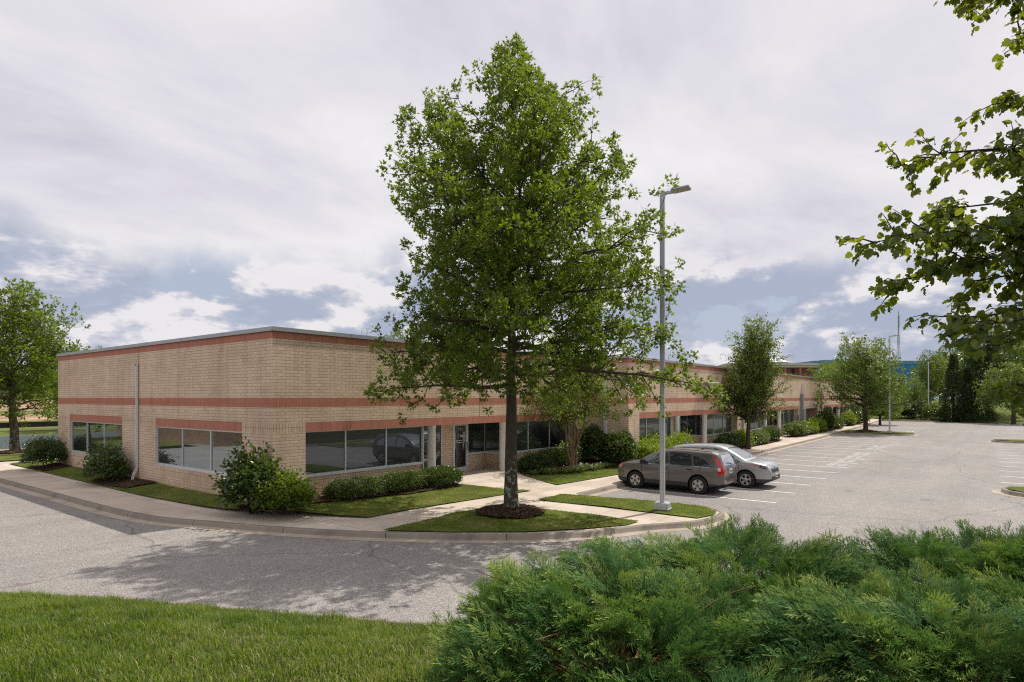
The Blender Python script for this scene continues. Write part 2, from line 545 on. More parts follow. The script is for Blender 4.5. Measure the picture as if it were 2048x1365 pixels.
M_dark = plain('dark_gap', (0.006, 0.006, 0.006), 0.9)
M_asph = asphalt_mat()
M_walk = concrete_mat('sidewalk_concrete', (0.58, 0.495, 0.41), 1.52)
M_kerb = concrete_mat('kerb_concrete', (0.27, 0.23, 0.19), 0, 0.15)
M_gutter = concrete_mat('gutter_concrete', (0.43, 0.36, 0.29), 0, 0.1)
M_paint = plain('road_paint', (0.78, 0.76, 0.74), 0.7, noise=0.14, nscale=10)
M_lawn = ground_mat('lawn_soil', [(0.3, (0.06, 0.07, 0.018)), (0.5, (0.11, 0.135, 0.026)), (0.62, (0.18, 0.17, 0.05)), (0.74, (0.3, 0.23, 0.11))], 1.1)
M_bank = ground_mat('bank_soil', [(0.3, (0.02, 0.026, 0.008)), (0.55, (0.04, 0.05, 0.012)), (0.75, (0.09, 0.075, 0.03))], 1.3)
M_field = ground_mat('far_grass', [(0.3, (0.07, 0.1, 0.02)), (0.52, (0.125, 0.15, 0.035)), (0.68, (0.21, 0.19, 0.07))], 0.12, 3.0, 0.3, 0.1)
M_earth = ground_mat('bare_earth', [(0.3, (0.2, 0.12, 0.07)), (0.5, (0.36, 0.24, 0.15)), (0.7, (0.46, 0.33, 0.22))], 0.09, 1.6, 0.3, 0.1)
M_mulch = ground_mat('mulch', [(0.3, (0.045, 0.026, 0.018)), (0.5, (0.11, 0.064, 0.046)), (0.7, (0.2, 0.125, 0.095))], 9, 55, 1.0, 0.05)
M_pole = plain('pole_grey', (0.5, 0.51, 0.53), 0.42, 0.35, noise=0.06, nscale=2)
M_lens = plain('lamp_lens', (0.36, 0.3, 0.22), 0.35)
M_chrome = plain('chrome', (0.75, 0.75, 0.76), 0.12, 1.0)
M_rim = plain('silver_rim', (0.52, 0.5, 0.47), 0.38, 0.6)
M_tyre = plain('tyre', (0.017, 0.017, 0.017), 0.85, noise=0.3)
M_carglass = glass_mat('car_glass', (0.015, 0.02, 0.022), 0.1, (0.9, 0.95, 0.97))
M_screen = glass_mat('windscreen_glass', (0.05, 0.06, 0.06), 0.4, (0.9, 0.93, 0.93))
M_redlens = plain('tail_lamp', (0.5, 0.008, 0.01), 0.15, coat=0.8)
M_clear = plain('clear_lamp', (0.55, 0.56, 0.57), 0.1, 0.4, coat=1.0)
M_amber = plain('amber_lamp', (0.75, 0.13, 0.01), 0.2, coat=0.6)
M_plate = plain('number_plate', (0.7, 0.7, 0.66), 0.5)
M_clad = plain('grey_cladding', (0.035, 0.035, 0.036), 0.6)

GREEN = [(0.0, (0.018, 0.04, 0.008)), (0.45, (0.04, 0.08, 0.013)), (0.8, (0.078, 0.125, 0.02)), (1.0, (0.16, 0.19, 0.03))]
M_oak = leaf_mat('oak_leaf', [(0.0, (0.018, 0.044, 0.007)), (0.4, (0.05, 0.1, 0.011)), (0.75, (0.108, 0.166, 0.017)), (1.0, (0.22, 0.25, 0.03))], 0.44, (0.26, 0.34, 0.02))
M_oliv = leaf_mat('olive_leaf', [(0.0, (0.03, 0.055, 0.01)), (0.5, (0.07, 0.11, 0.016)), (0.88, (0.125, 0.155, 0.022)), (1.0, (0.24, 0.17, 0.03))], 0.35)
M_maple = leaf_mat('broad_leaf', [(0.0, (0.018, 0.04, 0.008)), (0.5, (0.05, 0.09, 0.013)), (0.85, (0.09, 0.14, 0.018)), (1.0, (0.17, 0.18, 0.025))], 0.45, (0.32, 0.36, 0.02))
M_darkleaf = leaf_mat('dark_leaf', [(0.0, (0.010, 0.026, 0.007)), (0.5, (0.026, 0.055, 0.012)), (0.85, (0.05, 0.09, 0.018)), (1.0, (0.1, 0.14, 0.03))], 0.22, rough=0.3, spec=0.6)
M_conif = leaf_mat('conifer_leaf', [(0.0, (0.008, 0.022, 0.007)), (0.5, (0.02, 0.045, 0.013)), (1.0, (0.05, 0.08, 0.022))], 0.15)
M_farleaf = leaf_mat('pale_leaf', [(0.0, (0.036, 0.066, 0.016)), (0.5, (0.08, 0.125, 0.026)), (1.0, (0.17, 0.21, 0.05))], 0.35)
M_lime = leaf_mat('lime_leaf', [(0.0, (0.10, 0.16, 0.012)), (0.5, (0.2, 0.28, 0.02)), (1.0, (0.32, 0.38, 0.05))], 0.4)
M_varieg = leaf_mat('variegated_leaf', [(0.0, (0.03, 0.055, 0.012)), (0.5, (0.075, 0.11, 0.03)), (0.8, (0.16, 0.2, 0.075)), (1.0, (0.34, 0.36, 0.2))], 0.25)
M_hosta = leaf_mat('white_edged_leaf', [(0.0, (0.07, 0.12, 0.03)), (0.6, (0.2, 0.26, 0.12)), (1.0, (0.55, 0.58, 0.42))], 0.25)
M_lirio = leaf_mat('lily_turf', [(0.0, (0.03, 0.05, 0.014)), (0.6, (0.1, 0.13, 0.04)), (1.0, (0.26, 0.28, 0.12))], 0.25)
M_junip = leaf_mat('juniper_leaf', [(0.0, (0.012, 0.036, 0.012)), (0.35, (0.044, 0.118, 0.036)), (0.7, (0.095, 0.2, 0.052)), (1.0, (0.29, 0.35, 0.085))], 0.25, (0.14, 0.24, 0.04), 0.65, 0.12)
M_grass = leaf_mat('grass_blade', [(0.0, (0.04, 0.076, 0.01)), (0.45, (0.108, 0.168, 0.018)), (0.85, (0.2, 0.255, 0.032)), (0.93, (0.3, 0.27, 0.09)), (1.0, (0.45, 0.37, 0.19))], 0.4, (0.25, 0.36, 0.03), 0.45, 0.4)
M_bark = bark_mat('oak_bark', (0.075, 0.06, 0.045), 0.9)
M_bark2 = bark_mat('grey_bark', (0.07, 0.055, 0.042))
M_crape = bark_mat('smooth_brown_bark', (0.19, 0.125, 0.075))
M_stem = plain('shrub_stem', (0.05, 0.035, 0.022), 0.9)
M_rust = plain('juniper_stem', (0.16, 0.08, 0.035), 0.85)

# ------------------------------------------------------------------ camera, sun, sky
SCN = bpy.context.scene
cam = bpy.data.cameras.new('Camera'); camo = bpy.data.objects.new('Camera', cam)
C.objects.link(camo); SCN.camera = camo
camo.location = (0, 0, EYE)
camo.rotation_euler = (R(90), 0, math.atan2(CY, CX) - R(90))
cam.sensor_width = 36; cam.lens = FPX / 2048 * 36
cam.shift_y = (796 - 682.5) / 2048
cam.clip_end = 5000; cam.clip_start = 0.05

SUN_EL = R(57.5)
sd = Vector((0.978 * math.cos(SUN_EL), -0.21 * math.cos(SUN_EL), math.sin(SUN_EL))).normalized()
sl = bpy.data.lights.new('Sun', 'SUN'); slo = bpy.data.objects.new('Sun', sl); C.objects.link(slo)
sl.energy = 4.1; sl.angle = R(0.55); sl.color = (1.0, 0.95, 0.87)
slo.rotation_euler = sd.to_track_quat('Z', 'Y').to_euler()
slo.location = (40, -20, 60)

W = bpy.data.worlds.new('World'); SCN.world = W; W.use_nodes = True
wt = W.node_tree; wt.nodes.clear()
def world():
    nt = wt; l = nt.links
    out = N(nt, 'ShaderNodeOutputWorld'); bg = N(nt, 'ShaderNodeBackground', Strength=0.1)
    sky = N(nt, 'ShaderNodeTexSky'); sky.sky_type = 'NISHITA'; sky.sun_disc = False
    sky.sun_elevation = SUN_EL; sky.sun_rotation = math.atan2(sd.x, sd.y)
    sky.altitude = 50; sky.air_density = 1.2; sky.dust_density = 2.0
    t = N(nt, 'ShaderNodeTexCoord')
    sep = N(nt, 'ShaderNodeSeparateXYZ'); l.new(t.outputs['Generated'], sep.inputs[0])
    z = mathn(nt, 'MAXIMUM', sep.outputs['Z'], 0.0)
    den = mathn(nt, 'ADD', z, 0.16)
    pl = N(nt, 'ShaderNodeCombineXYZ')
    l.new(mathn(nt, 'DIVIDE', sep.outputs['X'], den), pl.inputs[0]); l.new(mathn(nt, 'DIVIDE', sep.outputs['Y'], den), pl.inputs[1])
    # high veil: long soft streaks
    mp = N(nt, 'ShaderNodeMapping'); mp.inputs['Rotation'].default_value = (0, 0, R(38)); mp.inputs['Scale'].default_value = (0.8, 1.25, 1)
    mp.inputs['Location'].default_value = (3.1, 0.6, 0)
    l.new(pl.outputs[0], mp.inputs['Vector'])
    n1 = N(nt, 'ShaderNodeTexNoise', Scale=1.3, Detail=10.0, Roughness=0.6, Distortion=0.25); l.new(mp.outputs[0], n1.inputs['Vector'])
    high = ramp(nt, n1.outputs['Fac'], [(0.28, (6.1, 5.95, 6.85)), (0.42, (7.3, 7.1, 7.8)), (0.55, (8.2, 8.05, 8.35)), (0.72, (9.1, 8.95, 9.05))])
    # low cumulus: billows that keep their height near the horizon
    mp2 = N(nt, 'ShaderNodeMapping'); mp2.inputs['Scale'].default_value = (1, 1, 2.1); mp2.inputs['Location'].default_value = (0.35, 1.9, 0.1)
    l.new(t.outputs['Generated'], mp2.inputs['Vector'])
    n2 = N(nt, 'ShaderNodeTexNoise', Scale=4.6, Detail=13.0, Roughness=0.6, Distortion=0.12); l.new(mp2.outputs[0], n2.inputs['Vector'])
    # edge light: same field sampled a little higher up
    mp3 = N(nt, 'ShaderNodeMapping'); mp3.inputs['Scale'].default_value = (1, 1, 2.1); mp3.inputs['Location'].default_value = (0.35, 1.9, 0.165)
    l.new(t.outputs['Generated'], mp3.inputs['Vector'])
    n3 = N(nt, 'ShaderNodeTexNoise', Scale=4.6, Detail=13.0, Roughness=0.6, Distortion=0.12); l.new(mp3.outputs[0], n3.inputs['Vector'])
    lit = mathn(nt, 'SUBTRACT', n2.outputs['Fac'], n3.outputs['Fac'])
    litc = ramp(nt, mathn(nt, 'ADD', mathn(nt, 'MULTIPLY', lit, 6.2), mathn(nt, 'MULTIPLY', n2.outputs['Fac'], 0.86), True), [(0.22, (4.1, 4.6, 5.85)), (0.48, (4.85, 5.2, 6.3)), (0.64, (5.9, 6.05, 6.9)), (0.78, (7.0, 6.95, 7.5)), (0.92, (8.3, 8.1, 8.3))])
    gap = mixc(nt, 0.85, sky.outputs['Color'], (4.6, 5.2, 6.6))
    cumm = ramp(nt, n2.outputs['Fac'], [(0.40, 0.0), (0.435, 1.0)])
    low = mixc(nt, cumm, gap, litc)
    # white bank just above the skyline
    low = mixc(nt, ramp(nt, z, [(0.0, 0.55), (0.06, 0.0)]), low, (5.7, 6.0, 6.9))
    n4 = N(nt, 'ShaderNodeTexNoise', Scale=2.2, Detail=7.0, Roughness=0.6); l.new(t.outputs['Generated'], n4.inputs['Vector'])
    zz = mathn(nt, 'ADD', z, mathn(nt, 'MULTIPLY', mathn(nt, 'SUBTRACT', n4.outputs['Fac'], 0.5), 0.34))
    f = ramp(nt, zz, [(0.17, 0.0), (0.25, 1.0)], 'EASE')
    col = mixc(nt, f, low, high)
    # ground half of the world is dull grass-brown haze
    below = mathn(nt, 'LESS_THAN', sep.outputs['Z'], -0.01)
    col = mixc(nt, below, col, (1.2, 1.2, 1.0))
    l.new(col, bg.inputs['Color']); l.new(bg.outputs[0], out.inputs['Surface'])
world()
SCN.view_settings.view_transform = 'Standard'
SCN.view_settings.look = 'None'
SCN.view_settings.exposure = 0
SCN.cycles.use_denoising = False
SCN.cycles.pixel_filter_type = 'BLACKMAN_HARRIS'
SCN.cycles.filter_width = 1.15
SCN.cycles.max_bounces = 6
SCN.cycles.transparent_max_bounces = 4
SCN.cycles.sample_clamp_indirect = 4.0

# ================================================================== THE SETTING
BX, BY1, BY2, BY3 = 10.53, 17.6, 15.1, 16.5     # facade planes
XS = (10.53, 29.38, 48.15, 66.9, 75.83, 94.5, 121.0)

EDGE = smooth_line([(-60, 34), (-30, 31), (-10, 26.5), (-.4, 20), (3.13, 14.2), (4.64, 11.65), (5.51, 9.9), (6.31, 8.26), (6.98, 6.98),
                    (8.8, 4.3), (10.8, 2.1), (14.2, -.4), (18.6, -3), (23, -5.4), (30, -6.2), (45, -6.2), (118, -6.2)], 0.4)


def z_berm(x, y):
    P = np.column_stack([np.ravel(x), np.ravel(y)])
    d = dist_line(P, EDGE[::2] if len(P) > 4000 else EDGE)
    z = 0.11 + 2.5 * (1 - np.exp(-np.maximum(d - 0.1, 0) / 9.0)) + (vnoise(P[:, 0], P[:, 1], 0.3, 3) - .5) * 0.2 * np.clip(d, 0, 1)
    z += np.clip(d - 14, 0, 25) * 0.06
    return z.reshape(np.shape(x))


def z_lawn(x, y):
    x = np.asarray(x, float); y = np.asarray(y, float)
    fy = np.where(x < XS[1], BY1, BY2)
    fall = np.where(x < XS[1], 3.0, 1.4)
    tf = np.clip(1 - (fy - y) / fall, 0, 1)
    tl = np.clip(1 - (BX - x) / 1.1, 0, 1)
    t = np.where(x >= BX, tf, np.where(y >= BY1, tl, np.clip(1 - np.hypot((BX - x) / 1.1, (BY1 - y) / 3.0), 0, 1)))
    t = np.where(y > 37.6, 0.1, t)
    return 0.185 + 0.19 * t + (vnoise(x, y, 1.3, 1) - .5) * 0.03


def z_walk(x, y):
    return 0.15 + 0.2 * np.clip((np.asarray(y) - 14.2) / 3.4, 0, 1) * ((np.asarray(x) > 16.8) & (np.asarray(x) < 23.4))


# terrain sheet out to the horizon
def z_terrain(x, y):
    zl = np.interp(y, [55, 66, 90, 108, 130, 154, 172, 234, 270, 420, 800], [-.08, -.5, -.5, -.5, -.45, -.05, .4, 2.6, 3.7, 6.5, 9])
    zl = np.where(y < 55, -.08, zl)
    pond = np.exp(-(((x - 10) / 34) ** 4 + ((y - 78.5) / 11.2) ** 4)) * 1.1
    zl = zl - pond
    s = x - 111.5 - np.clip(y, 0, 14) * .5 + (vnoise(x, y, .05, 5) - .5) * 5
    hill = np.interp(s, [0, 3, 12, 26, 60, 250, 800], [-.08, .1, 1.5, 3.2, 4.4, 6, 12]) * np.clip(1.1 - y / 16., .22, 1)
    side = np.where(y < -6, 0.4 + (-6 - y) * .12, -.08)
    side = np.clip(side, -.08, 7)
    z = np.where(x > 95, np.maximum(zl, hill), zl)
    z = np.where((y < -8) & (x > 60), np.maximum(z, side), z)
    return z + (vnoise(x, y, .2, 8) - .5) * .06 * (np.hypot(x, y) > 60)


gx = np.concatenate([np.arange(-700, -60, 40), np.arange(-60, 180, 3.0), np.arange(180, 900, 30)])
gy = np.concatenate([np.arange(-500, -60, 40), np.arange(-60, 300, 3.0), np.arange(300, 1100, 40)])
XX, YY = np.meshgrid(gx, gy)
ZZ = z_terrain(XX, YY)
ny, nx = XX.shape
idx = np.arange(ny * nx).reshape(ny, nx)
Q = np.stack([idx[:-1, :-1], idx[:-1, 1:], idx[1:, 1:], idx[1:, :-1]], -1).reshape(-1, 4)
qc = np.column_stack([(XX[:-1, :-1] + XX[1:, 1:]).ravel() / 2, (YY[:-1, :-1] + YY[1:, 1:]).ravel() / 2])
bandn = (vnoise(qc[:, 0], qc[:, 1], .06, 2) - .5) * 14
yy = qc[:, 1] + bandn
isearth = (qc[:, 0] < 110) & (((yy > 140) & (yy < 163)) | ((yy > 178) & (yy < 246)))
tg = mesh_np('ground', np.column_stack([XX.ravel(), YY.ravel(), ZZ.ravel()]), [Q], [M_field, M_earth], None, True, None, isearth.astype(int))
tag(tg, kind='structure')

def flat(name, pts, z, mat, kind='structure', parent=None):
    mb = MB(); mb.face([(p[0], p[1], z) for p in pts]); o = mb.build(name, mat, parent)
    if kind: o['kind'] = kind
    return o

lot = flat('parking_lot', [(-60, -7.5), (118.5, -7.5), (118.5, 16), (60, 56), (-60, 56)], 0.0, M_asph)

# pond with small ripples
def pond():
    m, nt, n, l, b = new_mat('pond_water')
    b.inputs['Base Color'].default_value = (0.05, 0.07, 0.075, 1); b.inputs['Roughness'].default_value = 0.12
    t = N(nt, 'ShaderNodeTexCoord')
    mp = N(nt, 'ShaderNodeMapping'); mp.inputs['Scale'].default_value = (1.0, 2.6, 1); mp.inputs['Rotation'].default_value = (0, 0, .5)
    l.new(t.outputs['Object'], mp.inputs['Vector'])
    ns = N(nt, 'ShaderNodeTexNoise', Scale=2.2, Detail=6.0, Roughness=.7); l.new(mp.outputs[0], ns.inputs['Vector'])
    bump(nt, b, ns.outputs['Fac'], 0.8, 0.25)
    a = np.linspace(0, 2 * math.pi, 64, endpoint=False)
    o = flat('pond_water', [(10 + 36 * math.copysign(abs(math.cos(t)) ** .6, math.cos(t)), 78.5 + 12.4 * math.copysign(abs(math.sin(t)) ** .6, math.sin(t))) for t in a], -.72, m)
pond()
sheet('grass_berm', np.vstack([offset_line(EDGE, .14), [(118, -70), (-70, -70), (-70, 34)]]), lambda x, y: z_berm(x, y) - .03, 1.0, M_bank)

# kerb loops -----------------------------------------------------------------
def kerb(name, line, side=1, gutter=True):
    L = line
    prof = [(-.3, .006), (-.03, .012), (0, .02), (.018, .125), (.05, .152), (.16, .156), (.17, .04)]
    if not gutter: prof = [(-.02, 0.0)] + prof[2:]
    rows = [offset_line(L, side * d) for d, z in prof]
    V, F, mi = [], [], []
    k = len(prof)
    n = len(L)
    cum = np.concatenate([[0], np.cumsum(np.linalg.norm(np.diff(L, axis=0), axis=1))])
    nj = -1
    segs, cur = [], [0]
    for i in range(1, n):
        cur.append(i)
        if cum[i] - cum[cur[0]] > 2.9: segs.append(cur); cur = [i]
    if len(cur) > 1: segs.append(cur)
    for sg in segs:
        base = len(V)
        for q, i in enumerate(sg):
            for j, (d, z) in enumerate(prof):
                p = rows[j][i].copy()
                if q == 0 and j >= 2: p += (rows[j][sg[1]] - p) * min(.3, .016 / (np.linalg.norm(rows[j][sg[1]] - p) + 1e-6))
                V.append((p[0], p[1], z))
        for q in range(len(sg) - 1):
            for j in range(k - 1):
                a = base + q * k + j
                F.append((a, a + 1, a + k + 1, a + k))
                mi.append(1 if (gutter and j < 2) else 0)
        # end caps in the joints
    me = mesh_np(name, V, [np.array(F)], [M_kerb, M_gutter], None, False, None, mi)
    me['kind'] = 'structure'
    return me

KL = np.vstack([smooth_line([(118, 14.4), (95, 13.2), (71, 12.5), (60, 12.2), (40, 12.1), (26, 12.05), (22.7, 12.05), (19.6, 12.05)], .4),
                smooth_line([(19.45, 11.8), (19.62, 10.2), (19.93, 8.3), (19.72, 7.1), (19.12, 6.53), (18.4, 6.42), (17.3, 6.63), (16.6, 7.05), (15.8, 7.6),
                             (14.2, 8.4), (12.9, 9.46), (11.55, 11.2), (10.27, 13.4), (9.2, 15.8), (8.6, 17.6), (8.0, 19.35), (7.75, 21.1), (7.64, 23.5),
                             (7.58, 28), (7.47, 34), (7.4, 47.5), (8.5, 50.6), (12, 51.2), (30, 51.2)], .3)])
kerb('kerb', KL, 1)
kerb('kerb', EDGE, 1, False)
KI = offset_line(KL, .15)
sheet('sidewalk', np.vstack([KI[::2], KI[-1:], [(121, 51), (121, 14.4)]]), z_walk, .8, M_walk)


def island(name, poly, close=True):
    L = smooth_line(poly, .25)
    kerb('kerb', L, 1)
    sheet('island_lawn', offset_line(L, .16)[::2], lambda x, y: .17 + .04 * vnoise(x, y, .9, 4), .7, M_lawn)
    return L

I2 = island('island', [(70.6, 12.45), (70.45, 10), (70.4, 7.6), (70.9, 6.35), (72.3, 6.0), (74.2, 6.35), (74.8, 7.6), (75.6, 10), (76.4, 12.45)][::-1])
I3 = island('island', [(114.0, 14.0), (113.9, 8), (114.8, 6.5), (116, 6.4), (117.8, 8), (118.5, 14.0)][::-1])
I4 = island('island', [(29.4, -6.3), (29.3, -2.2), (29.9, -.7), (30.9, -.25), (31.7, -.6), (32.1, -2.2), (32.2, -6.3)])
I5 = island('island', [(64.6, -6.3), (64.55, -1.2), (65.1, -.1), (66.0, .1), (66.8, -.2), (67.3, -1.5), (67.4, -6.3)])

# painted markings -----------------------------------------------------------
mk = MB()
def stripe(x, y0, y1, z=.004, w=.1):
    mk.face([(x - w / 2, y0, z), (x + w / 2, y0, z), (x + w / 2, y1, z), (x - w / 2, y1, z)])
sx = [22.85 + 2.735 * k for k in range(17)]
for x in sx: stripe(x, 6.0 + random.uniform(-.05, .05), 11.6)
for k in range(12): stripe(78.6 + 2.735 * k, 6.3, 12.3)
for k in range(11): stripe(34.4 + 2.74 * k, -5.9, -.28 + .015 * k)
for k in range(14): stripe(70.6 + 2.74 * k, -5.9, -.1)
for k in range(11): stripe(-29 + 2.7 * k, 39.5, 45.0)
for k in range(5): stripe(10 + 2.7 * k, 53.4, 55.4)
def words(txt, x, y, size, z=.0045, sx_=1.0):
    cu = bpy.data.curves.new('lettering', 'FONT'); cu.body = txt; cu.size = size; cu.resolution_u = 2
    o = bpy.data.objects.new('tmp', cu); bpy.context.scene.collection.objects.link(o)
    dg = bpy.context.evaluated_depsgraph_get()
    me = o.evaluated_get(dg).to_mesh()
    vs = [v.co.copy() for v in me.vertices]; fs = [tuple(p.vertices) for p in me.polygons]
    o.evaluated_get(dg).to_mesh_clear()
    bpy.data.objects.remove(o); bpy.data.curves.remove(cu)
    return vs, fs
def paint_words(txt, xc, y, w, h):
    vs, fs = words(txt, 0, 0, 1.0)
    if not vs: return
    mx = max(v.x for v in vs); mn = min(v.x for v in vs); my = max(v.y for v in vs)
    for f in fs:
        mk.face([(xc + ((vs[i].x - mn) / (mx - mn) - .5) * w, y + vs[i].y / my * h, .005) for i in f])
for k in (5, 6, 7, 8, 10, 11):
    xc = sx[k] + 1.37
    paint_words('RESERVED', xc, 6.86, 1.35, .34)
    paint_words('UNIT', xc - .3, 6.36, .72, .32)
    paint_words('1', xc + .5, 6.36, .13, .32)
# wheelchair bay sign in the far bay
def disc_ring(cx, cy, r0, r1, a0, a1, n=18):
    for i in range(n):
        a = a0 + (a1 - a0) * i / n; b_ = a0 + (a1 - a0) * (i + 1) / n
        mk.face([(cx + r * math.cos(t), cy + r * math.sin(t), .005) for r, t in ((r0, a), (r1, a), (r1, b_), (r0, b_))])
for cx_ in (77.4, 80.1):
    disc_ring(cx_, 7.3, .42, .55, R(150), R(390)); disc_ring(cx_ - .1, 8.25, 0, .16, 0, 6.283)
    mk.box(cx_ - .16, cx_ - .04, 7.3, 8.05, .0049, .0051); mk.box(cx_ - .16, cx_ + .35, 7.3, 7.42, .0049, .0052); mk.box(cx_ + .3, cx_ + .42, 6.8, 7.4, .0049, .0053)
mko = mk.build('painted_markings', M_paint, lot); mko['kind'] = 'structure'

# lawns and mulch beds ---------------------------------------------------------
LAWN_FRONT = [(10.62, 16.62), (11.72, 14.52), (13.6, 14.5), (16.3, 14.2), (19.0, 13.82), (17.97, 16.5), (15, 16.5), (12.5, 16.95), (11.3, 17.2), (10.75, 17.3)]
LAWN_LEFT = [(9.72, 19.0), (9.58, 20.3), (9.36, 24.3), (9.42, 30), (9.49, 37.7), (9.52, 41.5), (12.5, 42.0), (12.5, 37.32), (10.5, 37.26), (10.5, 18.3), (10.2, 17.3)]
LAWN_DOOR = [(20.84, 13.92), (25.5, 13.6), (29.1, 13.6), (29.3, 14.9), (28.3, 15.2), (25, 15.2), (22.6, 15.9), (21.8, 16.4)]
LAWN_TREE = [(10.8, 12.78), (12.2, 12.9), (13.66, 13.0), (15.0, 12.86), (15.74, 12.6), (15.93, 12.05), (16.22, 9.7), (16.15, 7.98), (15.5, 8.0), (14.3, 8.68), (13.05, 9.66), (11.76, 11.3)]
LAWN_POLE = [(17.39, 12.44), (17.6, 9.94), (17.62, 6.83), (18.4, 6.62), (19.0, 6.76), (19.5, 7.25), (19.7, 8.25), (19.42, 10.2), (19.05, 12.45)]
LAWN_SIDE = [(-1.2, 47.5), (6.2, 47.5), (6.6, 55), (5, 62), (-1.2, 62)]
LAWN_STRIP = [(8.6, 43.2), (40, 43.2), (40, 50.9), (12, 50.9), (9, 50.2), (8.2, 48)]
for p in (LAWN_FRONT, LAWN_LEFT, LAWN_DOOR, LAWN_TREE, LAWN_POLE, LAWN_STRIP, LAWN_SIDE): sheet('lawn', p, z_lawn, .45, M_lawn)

def chips(o, poly, zf, n, seed):
    """loose bark chips lying on a mulch bed, merged into the bed"""
    rg = np.random.default_rng(seed)
    poly = np.array(poly); lo, hi = poly.min(0), poly.max(0)
    P = rg.uniform(lo, hi, (n * 2, 2)); P = P[in_poly(P, poly)][:n]
    z = zf(P[:, 0], P[:, 1])
    a = rg.uniform(0, 6.28, len(P)); L = rg.uniform(.015, .045, len(P)); w = L * .4
    d = np.stack([np.cos(a), np.sin(a), rg.uniform(-.5, .5, len(P))], 1); s = np.stack([-np.sin(a), np.cos(a), rg.uniform(-.6, .6, len(P))], 1)
    c = np.column_stack([P, z + rg.uniform(.005, .03, len(P))])
    V = np.stack([c - d * L[:, None], c - s * w[:, None], c + d * L[:, None], c + s * w[:, None]], 1).reshape(-1, 3)
    return V, np.arange(len(P) * 4).reshape(-1, 4)

def mulch(poly, zoff=.045, n=2500, mound=0, c=None):
    def zf(x, y):
        z = z_lawn(x, y) + zoff + .05 * vnoise(x, y, 4, 9) - .02
        if mound:
            r = np.hypot(x - c[0], y - c[1]); z = z + mound * np.clip(1 - r / c[2], 0, 1)
        return z
    o = sheet('mulch_bed', poly, zf, .22, M_mulch)
    V, F = chips(o, poly, zf, n, int(abs(poly[0][0] * 100)))
    if len(F):
        o2 = mesh_np('bark_chips', V, [F], M_mulch, o); o2['kind'] = 'stuff'

def ring(cx, cy, r, n=22, jit=.12, sy=1.0):
    return [(cx + r * (1 + random.uniform(-jit, jit)) * math.cos(6.283 * k / n), cy + sy * r * (1 + random.uniform(-jit, jit)) * math.sin(6.283 * k / n)) for k in range(n)]
mulch([(11.1, 17.0), (12.5, 16.75), (15, 16.2), (17.7, 16.15), (17.9, 17.2), (17.3, 17.58), (10.8, 17.58), (10.6, 17.3)], .05, 5000)
mulch(ring(10.02, 27.9, 1.6, jit=.1, sy=1.0) if False else [(9.55, 26.2), (9.45, 28), (9.5, 29.6), (10.48, 30.2), (10.48, 25.6)], .05, 1500)
mulch([(9.5, 35.6), (9.55, 38.6), (10.9, 38.6), (10.48, 37.2), (10.48, 35.2)], .05, 900)
mulch([(9.9, 18.6), (9.75, 17.7), (10.35, 16.75), (11.2, 16.8), (11.2, 17.5), (10.48, 17.7), (10.48, 18.5)], .05, 900)
mulch(ring(14.87, 11.61, 1.05, 26, .06), .04, 3500, .2, (14.87, 11.61, 1.15))
mulch([(21.85, 16.4), (22.6, 15.85), (25, 15.15), (28.3, 15.15), (29.3, 14.85), (29.3, 17.5), (22.6, 17.5)], .05, 3500)
mulch([(29.5, 13.75), (33, 13.6), (36.2, 13.7), (36.3, 15.05), (29.5, 15.05)], .045, 2000)
mulch([(41.6, 13.75), (48, 13.6), (54.2, 13.7), (54.4, 15.05), (41.6, 15.05)], .045, 2500)
mulch([(59.6, 13.7), (66, 13.7), (74.5, 13.7), (82, 13.9), (82, 15.05), (59.6, 15.05)], .045, 2000)
mulch([(86.8, 14), (94, 14.2), (104, 14.5), (104, 16.3), (94.6, 16.3), (94.4, 15.05), (86.8, 15.05)], .045, 800)
mulch(ring(75.5 - 1.6, 11.1 - .6, 1.1), .04, 500, .15, (73.9, 10.5, 1.2))
mulch(ring(11.63, 49.34, 1.15), .04, 600, .15, (11.63, 49.34, 1.2))

# ================================================================== THE OFFICE BUILDING
BLD = thing('office_building', 'long single storey tan brick office building with red brick bands and tinted windows', 'building', (0, 0, 0))
Z_LT, Z_LB, Z_BT, Z_BB, Z_R1, Z_R2, Z_C = 2.90, 2.59, 3.70, 3.39, 5.54, 5.80, 5.91
ZB = -.05

def window(name, p0, p1, z0, z1, n, nrm, depth=.05, glass=None, parent=None, fr=.05):
    """aluminium framed strip of n lites between p0 and p1 (plan points); nrm points outside"""
    p0 = Vector((p0[0], p0[1], 0)); p1 = Vector((p1[0], p1[1], 0)); d = (p1 - p0); L = d.length; d.normalize()
    nv = Vector((nrm[0], nrm[1], 0))
    M = Matrix(((d.x, nv.x, 0, p0.x), (d.y, nv.y, 0, p0.y), (0, 0, 1, 0), (0, 0, 0, 1)))
    mb = MB()
    mb.box(0, L, 0, depth, z1 - fr, z1, 0, M); mb.box(0, L, 0, depth + .03, z0 - .05, z0 + fr, 0, M)
    for k in range(n + 1):
        x = fr / 2 + (L - fr) * k / n
        mb.box(x - fr / 2, x + fr / 2, 0, depth + (.004 if 0 < k < n else 0), z0 + fr, z1 - fr, 0, M)
    w = mb.build(name, M_alu, parent if parent is not None else BLD)
    for k in range(n):
        a = fr + (L - fr) * k / n; b_ = (L - fr) * (k + 1) / n
        g = MB()
        tl = random.uniform(-.004, .004); tv = random.uniform(-.004, .004)
        q = [(a, depth * .4 + tl, z0 + fr), (b_, depth * .4 - tl, z0 + fr), (b_, depth * .4 - tl + tv, z1 - fr), (a, depth * .4 + tl + tv, z1 - fr)]
        g.face([M @ Vector(v) for v in q])
        g.build('pane', glass or M_glass, w)
    return w

